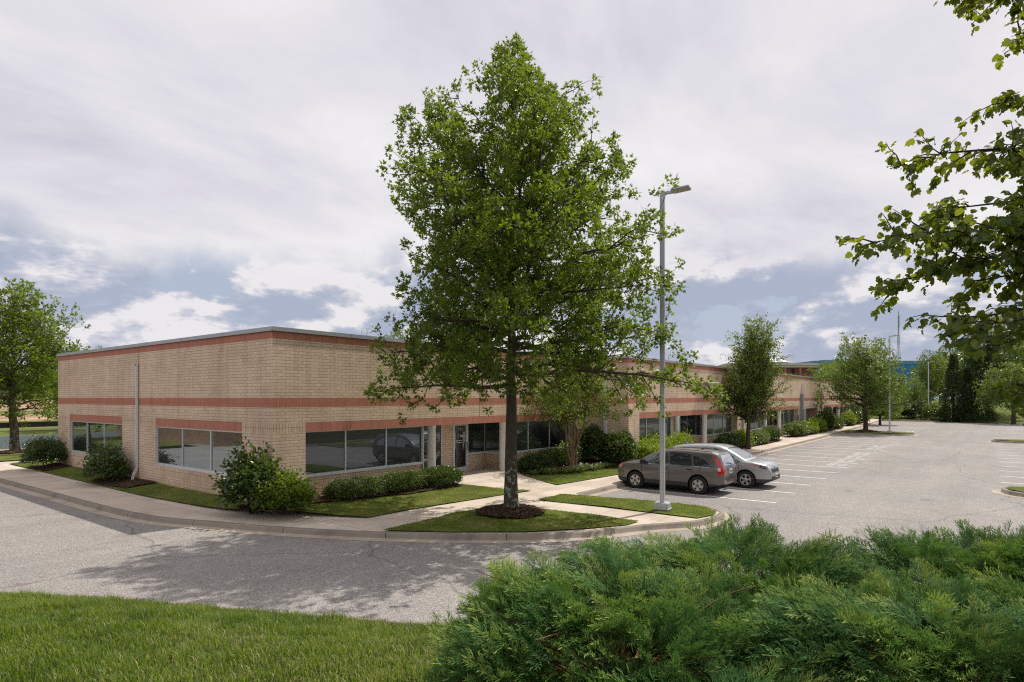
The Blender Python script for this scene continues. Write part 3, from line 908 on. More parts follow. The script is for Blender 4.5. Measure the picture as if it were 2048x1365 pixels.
def column(x, y):
    mb = MB(); mb.lathe([(.165, .1), (.165, 2.45), (.18, 2.46), (.18, 2.585)], (x, y, 0), n=28)
    mb.build('column', M_white, BLD)

def door(x0, x1, y, z0, z1, number=None):
    mb = MB()
    mb.box(x0, x0 + .07, y - .07, y, z0, z1); mb.box(x1 - .07, x1, y - .07, y, z0, z1); mb.box(x0 + .07, x1 - .07, y - .07, y, z1 - .07, z1)
    mb.box(x0 + .075, x1 - .075, y - .065, y - .02, z0 + .01, z0 + .2); mb.box(x0 + .075, x0 + .13, y - .065, y - .02, z0 + .2, z1 - .08); mb.box(x1 - .13, x1 - .075, y - .065, y - .02, z0 + .2, z1 - .08)
    mb.box(x0 + .13, x1 - .13, y - .065, y - .02, z1 - .14, z1 - .08)
    d = mb.build('door', M_alu, BLD)
    g = MB(); g.face([(x0 + .13, y - .04, z0 + .2), (x1 - .13, y - .04, z0 + .2), (x1 - .13, y - .04, z1 - .14), (x0 + .13, y - .04, z1 - .14)]); g.build('pane', M_glass2, d)
    h = MB(); h.tube([(x1 - .11, y - .065, z0 + .95), (x1 - .11, y - .12, z0 + .95), (x1 - .11, y - .12, z0 + 1.3), (x1 - .11, y - .065, z0 + 1.3)], .018, 8); h.build('handle', M_black, d)
    if number:
        tb = MB(); xc = (x0 + x1) / 2
        t2_ = MB(); t2_.box(xc - .02, xc + .33, y - .047, y - .046, z1 - .64, z1 - .60); t2_.box(xc - .3, xc + .1, y - .047, y - .046, z1 - .84, z1 - .81); t2_.box(xc - .24, xc + .1, y - .047, y - .046, z1 - .93, z1 - .90)
        for txt, zt, hh, ww in (('121', z1 - .36, .13, .24), ('C The', z1 - .66, .12, .34)):
            vs, fs = words(txt, 0, 0, 1.0)
            if not vs: continue
            mx = max(v.x for v in vs); mn = min(v.x for v in vs); my = max(v.y for v in vs)
            for f in fs: tb.face([(xc + ((vs[i].x - mn) / (mx - mn) - .5) * ww, y - .046, zt + vs[i].y / my * hh) for i in f])
        tb.build('lettering', M_white, d); t2_.build('small_print', M_white, d)

def facade(x0, x1, Y, l0, l1, e0, e1, cols, floor=.1, first=False, blank=False):
    w = MB(); s = MB(); r = MB(); lt = MB(); cp = MB()
    w.wall((x0, Y), (x1, Y), Z_LT, Z_BB); w.wall((x0, Y), (x1, Y), Z_BT, Z_R1)
    for a, b_ in ((x0, l0), (l1, x1)):
        w.wall((a, Y), (b_, Y), ZB, Z_LB); s1 = MB(); s1.wall((a, Y), (b_, Y), Z_LB, Z_LT); s1.build('soldier_course', M_tansol, BLD)
    r.wall((x0, Y), (x1, Y), Z_BB, Z_BT); r2 = MB(); r2.wall((x0, Y), (x1, Y), Z_R1, Z_R2); r2.build('red_brick_band', M_red, BLD)
    YR, YE = Y + .45, Y + 1.6
    w.wall((l0, Y), (l0, YR), ZB, Z_LB); w.wall((l1, Y), (l1, YR), ZB, Z_LB)
    lt.wall((l0, Y), (l1, Y), Z_LB, Z_LT)
    sf = MB(); sf.face([(l0, Y, Z_LB), (l1, Y, Z_LB), (l1, YE, Z_LB), (l0, YE, Z_LB)])
    for a, b_ in ((l0, e0), (e1, l1)):
        w.wall((a, YR), (b_, YR), ZB, .74); s1 = MB(); s1.wall((a, YR), (b_, YR), .74, 1.045); s1.build('sill_course', M_tansol, BLD)
        window('window', (a, YR), (b_, YR), 1.1, Z_LB, 3, (0, -1))
    if not blank:
        # entry recess: two returns, brick pier, door, side lights
        for xe, nx_ in ((e0, 1), (e1, -1)):
            w.wall((xe, YR), (xe, YE), ZB, 1.045)
            window('window', (xe, YR), (xe, YE), 1.1, Z_LB, 1, (nx_, 0), .04, M_glass2)
        xb0, xb1, xd1 = e0 + (e1 - e0) * .435, e0 + (e1 - e0) * .565, e0 + (e1 - e0) * .755
        window('window', (e0, YE), (xb0, YE), floor + .05, Z_LB, 2, (0, -1), .05, M_glass2)
        w.wall((xb0, YE - .03), (xb1, YE - .03), ZB, Z_LB)
        door(xb1, xd1, YE, floor, Z_LB - .02, first)
        w.wall((xd1, YE), (e1, YE), ZB, 1.045)
        window('window', (xd1, YE), (e1, YE), 1.1, Z_LB, 1, (0, -1), .05, M_glass2)
    for c in cols: column(c, Y + .2)
    cp.box(x0 - .03, x1 + .03, Y - .05, Y + .35, Z_R2, Z_C); cp.box(x0 - .03, x1 + .03, Y - .062, Y - .05, Z_R2 - .02, Z_R2 + .03)
    for q in np.arange(x0 + 3, x1, 3.05): cp.box(q - .04, q + .04, Y - .066, Y - .05, Z_R2 - .018, Z_C + .004)
    w.build('wall', M_tan, BLD); r.build('red_brick_band', M_red, BLD)
    for q in ((x0 + x1) / 2 + .35,):
        jn = MB(); jn.box(q - .006, q + .006, Y - .002, Y + .01, Z_LT, Z_R2); jn.build('control_joint', M_dark, BLD)
    lt.build('lintel', M_red, BLD); sf.build('soffit', M_soffit, BLD); cp.build('coping', M_coping, BLD)

facade(XS[0], XS[1], BY1, 11.7, 28.16, 17.3, 22.55, (17.6, 22.18), .34, True)
facade(XS[1], XS[2], BY2, 30.64, 46.91, 35.75, 41.2, (36.1, 40.75))
facade(XS[2], XS[3], BY2, 49.48, 65.45, 54.35, 59.65, (54.75, 59.2))
facade(XS[4], XS[5], BY2, 77.15, 92.8, 81.9, 86.9, (82.3, 86.55))
facade(XS[5], XS[6], BY3, 102.0, 119.0, 107.2, 112.6, (107.6, 112.2))

def service_bay():
    x0, x1, Y = XS[3], XS[4], BY2
    w = MB(); r = MB(); cp = MB(); s = MB()
    w.wall((x0, Y), (x1, Y), Z_LT, Z_BB); w.wall((x0, Y), (x1, Y), Z_BT, Z_R1)
    r.wall((x0, Y), (x1, Y), Z_BB, Z_BT); r2 = MB(); r2.wall((x0, Y), (x1, Y), Z_R1, Z_R2); r2.build('red_brick_band', M_red, BLD)
    for a, b_ in ((x0, 68.1), (73.8, x1)): w.wall((a, Y), (b_, Y), ZB, Z_LB); s.wall((a, Y), (b_, Y), Z_LB, Z_LT)
    s.wall((68.1, Y), (73.8, Y), Z_LB, Z_LT)
    w.wall((68.1, Y), (68.1, Y + 1.2), ZB, Z_LB); w.wall((73.8, Y), (73.8, Y + 1.2), ZB, Z_LB)
    w.face([(68.1, Y, Z_LB), (73.8, Y, Z_LB), (73.8, Y + 1.2, Z_LB), (68.1, Y + 1.2, Z_LB)])
    cp.box(x0 - .03, x1 + .03, Y - .05, Y + .35, Z_R2, Z_C)
    w.build('wall', M_tan, BLD); s.build('soldier_course', M_tansol, BLD); r.build('red_brick_band', M_red, BLD); cp.build('coping', M_coping, BLD)
    b = MB(); b.wall((68.1, Y + 1.2), (73.8, Y + 1.2), ZB, Z_LB); b.build('blank_panel', plain('tan_panel', (0.42, 0.31, 0.21), .8, noise=.12, nscale=2), BLD)
    v = MB()
    for xv, zv in ((70.2, 1.55), (71.0, 1.7), (71.0, 1.35), (70.2, 1.3)): v.box(xv, xv + .22, Y + 1.15, Y + 1.2, zv, zv + .25)
    v.build('vent', M_dark, BLD)
service_bay()

def left_wing():
    X = BX; w = MB(); s = MB(); r = MB(); lt = MB(); cp = MB(); y0, y1 = BY1, 37.28
    w.wall((X, y0), (X, y1), Z_LT, Z_BB); w.wall((X, y0), (X, y1), Z_BT, Z_R1)
    r.wall((X, y0), (X, y1), Z_BB, Z_BT); r2 = MB(); r2.wall((X, y0), (X, y1), Z_R1, Z_R2); r2.build('red_brick_band', M_red, BLD)
    wins = ((19.41, 25.93), (29.21, 35.54))
    for a, b_ in ((y0, 19.41), (25.93, 29.21), (35.54, y1)):
        w.wall((X, a), (X, b_), ZB, Z_LB); s1 = MB(); s1.wall((X, a), (X, b_), Z_LB, Z_LT); s1.build('soldier_course', M_tansol, BLD)
    for a, b_ in wins:
        lt = MB(); lt.wall((X, a), (X, b_), Z_LB, Z_LT); lt.build('lintel', M_red, BLD)
        w.wall((X, a), (X, b_), ZB, .74); s1 = MB(); s1.wall((X, a), (X, b_), .74, 1.045); s1.build('sill_course', M_tansol, BLD)
        for yy_ in (a, b_): w.wall((X, yy_), (X + .09, yy_), 1.045, Z_LB)
        sill = MB(); sill.face([(X, a, 1.045), (X, b_, 1.045), (X + .1, b_, 1.045), (X + .1, a, 1.045)]); sill.face([(X, a, Z_LB), (X, b_, Z_LB), (X + .1, b_, Z_LB), (X + .1, a, Z_LB)])
        sill.build('sill', M_soffit, BLD)
        window('window', (X + .09, a), (X + .09, b_), 1.1, Z_LB, 3, (-1, 0))
    cp.box(X - .05, X + .35, y0 - .052, y1 + .03, Z_R2 + .001, Z_C + .001); cp.box(X - .062, X - .05, y0 - .05, y1 + .03, Z_R2 - .02, Z_R2 + .03)
    w.wall((X, y1), (60, y1), ZB, Z_R2)
    for q in np.arange(y0 + 3, y1, 3.05): cp.box(X - .066, X - .05, q - .04, q + .04, Z_R2 - .018, Z_C + .004)
    jn = MB(); jn.box(X - .002, X + .01, 27.524, 27.536, .2, Z_R2); jn.build('control_joint', M_dark, BLD)
    w.build('wall', M_tan, BLD); r.build('red_brick_band', M_red, BLD); cp.build('coping', M_coping, BLD)
left_wing()

def steps():
    # return walls where the facade steps forward or back, end wall, roof
    for X, ya, yb in ((XS[1], BY2, BY1), (XS[5], BY2, BY3), (XS[6], BY3, 37.2)):
        w = MB(); s = MB(); r = MB(); cp = MB(); r2 = MB()
        w.wall((X, ya), (X, yb), ZB, Z_LB); s.wall((X, ya), (X, yb), Z_LB, Z_LT); w.wall((X, ya), (X, yb), Z_LT, Z_BB); w.wall((X, ya), (X, yb), Z_BT, Z_R1)
        r.wall((X, ya), (X, yb), Z_BB, Z_BT); r2.wall((X, ya), (X, yb), Z_R1, Z_R2)
        cp.box(X - .05, X + .3, ya, yb, Z_R2 + .002, Z_C + .002)
        w.build('wall', M_tan, BLD); s.build('soldier_course', M_tansol, BLD); r.build('red_brick_band', M_red, BLD); r2.build('red_brick_band', M_red, BLD); cp.build('coping', M_coping, BLD)
    q = MB(); q.face([(XS[0], BY1, 5.6), (XS[1], BY1, 5.6), (XS[1], BY2, 5.6), (XS[5], BY2, 5.6), (XS[5], BY3, 5.6), (XS[6], BY3, 5.6), (XS[6], 37.2, 5.6), (XS[0], 37.2, 5.6)])
    q.build('roof', M_roof, BLD)
steps()

def downspout(pts, hw, d, name='downspout'):
    mb = MB()
    for a, b_ in zip(pts[:-1], pts[1:]):
        a = Vector(a); b_ = Vector(b_); dr = (b_ - a); L = dr.length; dr.normalize()
        q = Matrix.Translation(a) @ dr.to_track_quat('Z', 'Y').to_matrix().to_4x4()
        mb.box(-hw, hw, -d, d, 0, L, 0, q)
    return mb.build(name, M_pipe, BLD, .008)
ds = downspout([(BX - .06, 27.53, 5.1), (BX - .06, 27.53, .82), (BX - .2, 27.53, .55), (BX - .24, 27.53, .3)], .04, .045)
mb = MB(); mb.box(BX - .11, BX - .106, 27.5, 27.56, 5.0, 5.07); mb.build('outlet_hole', M_dark, ds)
downspout([(XS[1] - .08, 16.45, 5.3), (XS[1] - .08, 16.45, .2)], .075, .085)
downspout([(XS[2], BY2 - .06, 5.0), (XS[2], BY2 - .06, .2)], .05, .05)
downspout([(XS[4], BY2 - .06, 5.0), (XS[4], BY2 - .06, .2)], .05, .05)
downspout([(66.7, BY2 - .05, 5.1), (66.7, BY2 - .05, 3.9)], .04, .04)
mb = MB(); mb.box(65.85, 66.75, BY2 - .4, BY2 - .003, 1.0, 2.6); mb.box(65.88, 66.72, BY2 - .41, BY2 - .4, 1.05, 2.55); o = mb.build('meter_cabinet', M_grey, BLD, .015)
mb = MB(); mb.box(66.1, 66.5, BY2 - .25, BY2 - .003, 2.61, 4.1); mb.box(66.15, 66.45, BY2 - .3, BY2 - .003, .1, .99); mb.build('conduit', M_grey, o)
mb = MB(); mb.box(64.95, 65.2, BY2 - .18, BY2 - .003, 1.6, 2.0); mb.build('meter_box', M_grey, BLD, .01)
# slim flood lamp on the second section
mb = MB(); Mx = Matrix.Translation((40.2, BY2 - .33, 4.62)) @ Matrix.Rotation(R(-14), 4, 'X')
mb.box(-1.0, 1.0, -.33, .33, -.035, .035, 0, Mx); wl = mb.build('wall_lamp', M_white, BLD, .012)
mb = MB(); mb.box(39.12, 39.32, BY2 - .12, BY2 - .003, 4.42, 4.78); mb.box(41.0, 41.15, BY2 - .12, BY2 - .003, 4.5, 4.7); mb.build('bracket', M_grey, wl)
mb = MB(); mb.box(71.9, 72.1, BY2 - .18, BY2 - .003, 3.16, 3.28); mb.lathe([(0.001, 0), (.08, .02), (.1, .09), (.07, .17), (.001, .2)], (72.0, BY2 - .2, 2.98)); mb.build('security_camera', M_white, BLD)
mb = MB(); mb.box(75.0, 75.3, BY2 - .12, BY2 - .003, 2.55, 2.85); mb.lathe([(.13, 0), (.11, -.06), (.001, -.08)], (75.15, BY2 - .12, 3.05), 'y'); mb.build('alarm_bell', plain('alarm_red', (.35, .03, .02), .5), BLD)
# rooftop vents
mb = MB()
mb.tube([(16, 27, 5.6), (16, 27, 6.25)], .06, 8)
mb.build('roof_vent', M_grey, BLD)

# the brick office across the side lot: only ever seen mirrored in the left windows
NB = thing('neighbour_building', 'brown brick office building beyond the side lot, seen only mirrored in the left windows', 'building', (0, 0, 0))
w = MB(); w.wall((-46, 47), (-2.2, 47), ZB, 3.4); w.wall((-46, 47), (-2.2, 47), 3.7, 5.8); w.wall((-2.2, 47), (-2.2, 66), ZB, 5.8)
w.build('wall', brick_mat('brown_brick', (.3, .2, .13), (.25, .16, .1), (.15, .1, .07), .305, .1016, .5), NB)
w = MB(); w.wall((-46, 47), (-2.2, 47), 3.4, 3.7); w.build('red_brick_band', M_red, NB)
w = MB(); w.face([(-46, 47, 5.8), (-2.2, 47, 5.8), (-2.2, 66, 5.8), (-46, 66, 5.8)]); w.build('roof', M_roof, NB)

# ================================================================== VEGETATION KIT
def L_oak():      # three pointed lobes
    V, F = [], []
    for a, L, w in ((0, 1.0, .2), (.75, .66, .17), (-.75, .66, .17)):
        c, s = math.cos(a), math.sin(a); n = len(V); bx = .12
        for x, y, z in ((0, 0, 0), (L * .5, w, .05), (L, 0, -.06), (L * .5, -w, .05)):
            V.append((bx + c * x - s * y, s * x + c * y, z))
        F.append((n, n + 1, n + 2, n + 3))
    return np.array(V), np.array(F)
def L_simple(w=.26):
    return np.array([(0, 0, 0), (.5, w, .07), (1, 0, -.08), (.5, -w, .07)], float), np.array([(0, 1, 2, 3)])
def L_fold(w=.34):
    return (np.array([(0, 0, 0), (.3, w * .85, .09), (.7, w * .7, .05), (1, 0, -.16), (.7, -w * .7, .05), (.3, -w * .85, .09), (.5, 0, -.03)], float),
            np.array([(0, 1, 6), (1, 2, 6), (2, 3, 6), (3, 4, 6), (4, 5, 6), (5, 0, 6)]))
def L_maple():
    o = [(0, 0, 0), (.06, .34, .02), (.32, .5, -.08), (.46, .36, .05), (.7, .4, -.08), (.8, .2, .03), (1.02, 0, -.2)]
    o += [(x, -y, z) for x, y, z in o[-2:0:-1]]
    V = np.array(o + [(.4, 0, -.02)], float); n = len(o)
    return V, np.array([(i, (i + 1) % n, n) for i in range(n)])


def unit(v):
    return v / (np.linalg.norm(v, axis=-1, keepdims=True) + 1e-9)


def frames(D, U):
    D = unit(D); S = unit(np.cross(U, D)); Z = np.cross(D, S)
    return np.stack([D, S, Z], -1)


def scatter(tmpl, P, D, U, S, var, jitter_v=.0, rg=RNG):
    """stamp a leaf template at P, x-axis along D, z-axis near U"""
    V, F = tmpl
    M = frames(D, U) * np.asarray(S)[:, None, None]
    W_ = np.einsum('nij,mj->nmi', M, V) + P[:, None, :]
    m = len(V)
    FF = (F[None] + (np.arange(len(P)) * m)[:, None, None]).reshape(-1, F.shape[1])
    return W_.reshape(-1, 3), FF, np.repeat(var, m)


def rand_unit(n, rg):
    return unit(rg.normal(size=(n, 3)))


def crown_of(tufts, dirs, tv, per, spread, size, tmpl, rg, up=.55, out=.6, droop=0.0, burst=False):
    n = len(tufts) * per
    P0 = np.repeat(tufts, per, 0); D0 = np.repeat(dirs, per, 0); v0 = np.repeat(tv, per)
    P = P0 + rg.normal(size=(n, 3)) * spread * np.array([1, 1, .8])
    D = unit(D0 * out + rand_unit(n, rg) + np.array([0, 0, -droop]))
    if burst:      # leaves radiate from the twig tip
        b = rand_unit(n, rg) + D0 * .7; D = unit(b); P = P0 + D * (rg.uniform(.1, 1.0, n) * spread)[:, None] + rg.normal(size=(n, 3)) * .02
    U = unit(np.array([0, 0, up]) + rand_unit(n, rg) * .75)
    S = size * rg.uniform(.65, 1.25, n)
    var = np.clip(v0 + rg.normal(size=n) * .16, 0, 1)
    return scatter(tmpl, P, D, U, S, var)


def poly_tube(V, F, pts, rad, n):
    pts = np.asarray(pts, float); k = len(pts); base = len(V)
    T = unit(np.gradient(pts, axis=0))
    ref = np.where(np.abs(T[:, 2:3]) < .9, np.array([[0, 0, 1.0]]), np.array([[1.0, .1, 0]]))
    A = unit(np.cross(T, ref)); B = np.cross(T, A)
    ang = np.arange(n) * 2 * math.pi / n
    Rg = pts[:, None] + (A[:, None] * np.cos(ang)[None, :, None] + B[:, None] * np.sin(ang)[None, :, None]) * np.asarray(rad)[:, None, None]
    V.extend(Rg.reshape(-1, 3).tolist())
    for i in range(k - 1):
        for j in range(n):
            j2 = (j + 1) % n
            F.append((base + i * n + j, base + i * n + j2, base + (i + 1) * n + j2, base + (i + 1) * n + j))


def bend(a, b, n, bow, rg, wob=.03):
    t = np.linspace(0, 1, n)[:, None]
    p = a + (b - a) * t + np.array([0, 0, 1.0]) * (bow * 4 * t * (1 - t))
    L = np.linalg.norm(b - a)
    w = rg.normal(size=(n, 3)) * wob * L; w[0] = 0; w[-1] = 0
    return p + w


def tree(name, label, cat, loc, H, tr, env, zc0, n_prim, elev, leaf, bark, lmat, seed, group=None, sec=1.0, tuft=.3, per=9, size=.13,
         spread=.13, tmpl=None, lean=(0, 0), bow=.0, stems=None, burst=False, drop=0.0, trunk_top=.96, up=.55, flare=1.0, tone=(.15, .6), rz=0):
    """env(zfrac 0..1, azimuth) -> crown radius; elev(zfrac) -> branch climb in radians"""
    rg = np.random.default_rng(seed)
    t = thing(name, label, cat, loc, rz, group)
    V, F = [], []
    tuf, tdir = [], []
    zz = np.linspace(0, H * trunk_top, 14)
    wob = np.cumsum(rg.normal(size=(14, 2)) * tr * .16, 0); wob -= wob[0]; wob[:3] *= .3
    trunk = np.column_stack([wob[:, 0] + lean[0] * (zz / H) ** 1.5, wob[:, 1] + lean[1] * (zz / H) ** 1.5, zz])
    tap = tr * np.clip(1.0 - .95 * (zz / (H * trunk_top)) ** .9, .05, 1)
    tap[0] *= 1.0 + .42 * flare
    trunk = np.insert(trunk, 1, trunk[0] + (trunk[1] - trunk[0]) * .22, 0); tap = np.insert(tap, 1, tr * 1.06)
    zz = trunk[:, 2].copy(); trunk[0, 2] -= .15
    if stems is None:
        poly_tube(V, F, trunk, tap, 14)
        axis = lambda z: np.array([np.interp(z, zz, trunk[:, 0]), np.interp(z, zz, trunk[:, 1]), z])
        rad_at = lambda z: np.interp(z, zz, tap)
        axes = [(axis, rad_at)]
    else:
        axes = []
        for sx_, sy_, tx, ty, th in stems:
            b = bend(np.array([sx_, sy_, -.1]), np.array([tx, ty, th]), 9, 0, rg, .012)
            rr = np.linspace(tr, tr * .3, 9); poly_tube(V, F, b, rr, 9)
            axes.append((lambda z, b=b: np.array([np.interp(z, b[:, 2], b[:, 0]), np.interp(z, b[:, 2], b[:, 1]), min(z, b[-1, 2])]), lambda z, b=b, rr=rr: np.interp(z, b[:, 2], rr)))
    ga = 2.39996
    for i in range(n_prim):
        fz = (i + rg.uniform(.1, .9)) / n_prim
        ze = zc0 + (H - zc0) * fz ** .92
        az = i * ga + rg.normal() * .35
        e = elev(fz) + rg.normal() * .1
        Rr = env(fz, az) * rg.uniform(.72, 1.06)
        ax, ra = axes[i % len(axes)]
        zs = np.clip(ze - Rr * math.tan(e), zc0 * .92, H * trunk_top * .98)
        s0 = ax(zs)
        c0 = np.array([lean[0] * (ze / H) ** 1.5, lean[1] * (ze / H) ** 1.5, 0])
        endp = np.array([math.cos(az) * Rr, math.sin(az) * Rr, ze]) + c0
        L = np.linalg.norm(endp - s0)
        if L < .15: continue
        pr = bend(s0, endp, 8, bow * L, rg, .018)
        r0 = min(ra(zs) * .55, .018 + .02 * L)
        poly_tube(V, F, pr, np.linspace(r0, .006, 8), 6)
        d = unit(endp - s0)
        ns = max(3, int(L * 3.2 * sec))
        for k in range(ns):
            tt = .22 + .78 * (k + rg.uniform(0, 1)) / ns
            p = np.array([np.interp(tt, np.linspace(0, 1, 8), pr[:, q]) for q in range(3)])
            side = unit(np.cross(d, rand_unit(1, rg)[0]) + np.array([0, 0, .12 - drop]))
            sd2 = unit(d * .75 + side)
            l2 = (.25 + .42 * (1 - tt)) * min(L, 3.2) * rg.uniform(.45, 1.0) + .12
            q = bend(p, p + sd2 * l2, 4, -.06 * l2, rg, .04)
            poly_tube(V, F, q, np.linspace(.012 + .006 * l2, .003, 4), 4)
            nt_ = max(1, int(l2 / tuft + .5))
            for m_ in range(nt_):
                u = (m_ + 1) / nt_
                tuf.append(p + (q[-1] - p) * u + rg.normal(size=3) * .07); tdir.append(sd2)
        tuf.append(endp); tdir.append(d)
    tuf = np.array(tuf); tdir = np.array(tdir)
    # light and dark clumps: low-frequency noise over the crown, with top light painted in as paler leaves
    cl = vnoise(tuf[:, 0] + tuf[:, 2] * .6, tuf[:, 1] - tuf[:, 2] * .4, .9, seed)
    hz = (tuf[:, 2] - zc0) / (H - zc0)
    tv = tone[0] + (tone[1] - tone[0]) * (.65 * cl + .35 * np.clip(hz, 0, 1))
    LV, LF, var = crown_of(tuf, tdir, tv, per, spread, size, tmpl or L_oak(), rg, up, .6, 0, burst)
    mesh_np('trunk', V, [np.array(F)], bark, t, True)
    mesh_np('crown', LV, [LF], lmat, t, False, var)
    return t


def tab(zs, vs):
    return lambda f: float(np.interp(f, zs, vs))


# ------------------------------------------------------------------ the big oak on the island
RAX = math.atan2(-CX, CY)            # azimuth of 'camera right'
def env_oak():
    fz = [0, .05, .13, .22, .30, .38, .48, .58, .68, .76, .82, .88, .94, 1.0]
    lf = [3.8, 4.8, 4.3, 3.9, 3.5, 3.6, 4.0, 3.7, 3.2, 2.9, 2.4, 1.1, .6, .12]
    rt = [4.2, 6.1, 5.4, 4.8, 5.8, 5.5, 5.0, 4.2, 3.0, 2.1, 1.6, .8, .45, .12]
    def f(z, az):
        c = math.cos(az - RAX)
        l = np.interp(z, fz, lf); r = np.interp(z, fz, rt)
        return float((l * (1 - c) / 2 + r * (1 + c) / 2) * (1 + .07 * math.sin(az * 3 + z * 23) + .07 * math.sin(az * 7 - z * 31)))
    return f
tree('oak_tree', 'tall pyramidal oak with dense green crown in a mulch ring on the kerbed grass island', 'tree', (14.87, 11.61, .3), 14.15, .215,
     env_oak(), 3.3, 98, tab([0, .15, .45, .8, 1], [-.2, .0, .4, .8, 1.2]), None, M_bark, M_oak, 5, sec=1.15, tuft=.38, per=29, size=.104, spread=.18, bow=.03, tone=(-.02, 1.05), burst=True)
# bare patch of new shoots on the trunk comes with the crown; pole oak relatives
def env_round(rmax, lo=.55, pk=.35, tip=.3, jit=.12, sd=0):
    def f(z, az):
        r = np.interp(z, [0, pk, .75, 1], [lo, 1.0, .72, tip]) * rmax
        return float(r * (1 + jit * math.sin(az * 3 + sd) + jit * math.sin(az * 5 + 2 * sd + z * 9)))
    return f

tree('oak_tree', 'round leafy oak at the left edge beside the pond and building end', 'tree', (11.63, 49.34, .1), 10.7, .28, env_round(3.95, .7, .32, .2, .13, 1), 2.9, 64,
     tab([0, .5, 1], [.0, .5, 1.0]), None, M_bark, M_oak, 21, sec=.9, tuft=.5, per=15, size=.18, spread=.3, tone=(.25, .9), burst=True)
oak2 = tree('oak_tree', 'spreading young oak on the kerbed island halfway along the car park', 'tree', (73.9, 10.5, .15), 9.7, .24, env_round(4.6, .75, .3, .35, .14, 2), 2.5, 54,
     tab([0, .5, 1], [-.05, .45, .9]), None, M_bark2, M_farleaf, 33, sec=.85, tuft=.5, per=13, size=.2, spread=.32, tone=(.4, 1.0), burst=True)
# crape myrtle by the entry
tree('crape_myrtle', 'small multi stemmed tree with smooth brown stems in the bed beside the entry', 'tree', (25.2, 15.9, .3), 5.4, .075, env_round(2.3, .7, .45, .3, .1, 3), 2.5, 40,
     tab([0, 1], [.55, 1.0]), None, M_crape, M_oak, 44, stems=[(-.12, .02, -.95, .25, 4.2), (.0, .06, -.1, -.3, 4.8), (.12, -.03, .8, .3, 4.6), (-.05, -.1, -.35, .8, 4.5), (.08, .08, .45, -.8, 4.3)],
     tuft=.25, per=10, size=.11, spread=.13, tmpl=L_simple(.3), tone=(.2, .8))
# hornbeam: fastigiate
def env_horn(z, az):
    return float(np.interp(z, [0, .15, .4, .65, .85, 1], [1.05, 1.65, 1.75, 1.4, 1.0, .6]) * (1 + .22 * math.sin(az * 4 + z * 5) + .16 * math.sin(az * 7)))
tree('hornbeam_tree', 'upright olive green hornbeam with ragged top against the long facade', 'tree', (43.9, 13.4, .2), 8.9, .17, env_horn, 1.9, 70,
     tab([0, .3, 1], [1.0, 1.22, 1.42]), None, M_bark2, M_oliv, 55, sec=.95, tuft=.24, per=8, size=.135, spread=.11, tmpl=L_simple(.32), trunk_top=.78, tone=(.28, 1.05), lean=(.5, -.5))
# trees that stand behind the roof, over the parapet
tree('maple_tree', 'tree top showing over the roof left of the big oak', 'tree', RAY(800, 85, -.3), 13.2, .3, env_round(3.6, .7, .4, .3, .12, 4), 3, 34, tab([0, 1], [.2, .95]), None, M_bark2, M_farleaf, 61, tuft=.7, per=9, size=.34, spread=.33, sec=.7, tone=(.3, .9))
bare = thing('bare_tree', 'leafless grey branches poking up above the parapet', 'tree', RAY(722, 92, -.3))
def bare_tree(par, H, seed):
    rg = np.random.default_rng(seed); V, F = [], []
    poly_tube(V, F, bend(np.zeros(3), np.array([.2, .1, H * .8]), 9, 0, rg, .01), np.linspace(.2, .05, 9), 8)
    for i in range(26):
        z0 = H * rg.uniform(.45, .8); a = rg.uniform(0, 6.28); r = rg.uniform(.4, 2.2)
        e = np.array([math.cos(a) * r, math.sin(a) * r, min(H, z0 + r * rg.uniform(1.2, 2.4))]); s = np.array([.15, .08, z0])
        b = bend(s, e, 6, -.1, rg, .02); poly_tube(V, F, b, np.linspace(.06, .015, 6), 5)
        for k in range(5):
            p = b[rg.integers(2, 6)]; poly_tube(V, F, bend(p, p + unit(e - s + rg.normal(size=3)) * rg.uniform(.5, 1.2), 4, 0, rg, .03), np.linspace(.022, .008, 4), 4)
    mesh_np('trunk', V, [np.array(F)], bark_mat('bare_bark', (.16, .14, .13)), par, True)
bare_tree(bare, 13.9, 3)

# background wood: one pattern tree per habit, the rest are copies of it
t1 = tree('wood_tree', 'broad green tree behind the far kerb island', 'tree', RAY(1690, 118, 0), 10.5, .28, env_round(5.2, .8, .3, .3, .14, 5), 1.8, 46, tab([0, 1], [.1, .9]), None, M_bark2, M_oak, 71, tuft=.62, per=12, size=.28, spread=.4, sec=.8, tone=(.1, .8), burst=True)
t2 = tree('wood_tree', 'greyish loose tree rising in front of the blue glass block', 'tree', RAY(1858, 128, 0), 13.1, .3, env_round(3.5, .65, .45, .4, .16, 6), 3.0, 40, tab([0, 1], [.3, 1.0]), None, M_bark2, M_oliv, 72, tuft=.62, per=11, size=.26, spread=.4, sec=.75, tone=(.0, .6), burst=True)
WOOD = 'trees in the wood beyond the car park'
for k, (px, fw, s, src) in enumerate([(1655, 150, 1.05, 1), (1722, 140, .95, 2), (1752, 130, .8, 1), (1772, 150, .62, 1), (1800, 135, .5, 1), (1828, 118, .42, 1), (1880, 150, 1.05, 1),
                                      (1905, 160, 1.12, 2), (1925, 150, 1.05, 1), (1880, 175, 1.1, 2), (1945, 135, .95, 1), (2005, 150, 1.2, 1), (2040, 140, 1.3, 2), (1700, 170, 1.15, 1),
                                      (1735, 165, 1.0, 1), (1788, 165, .62, 1), (2075, 130, 1.3, 1), (2110, 120, 1.2, 2), (1975, 165, 1.3, 2)]):
    x, y, _ = RAY(px, fw)
    dup(t1 if src == 1 else t2, (x, y, float(z_terrain(np.array([x]), np.array([y]))[0])), random.uniform(0, 6), (s * random.uniform(.9, 1.1), s * random.uniform(.9, 1.1), s),
        'dense tree in the mixed wood closing the far end of the car park', WOOD)
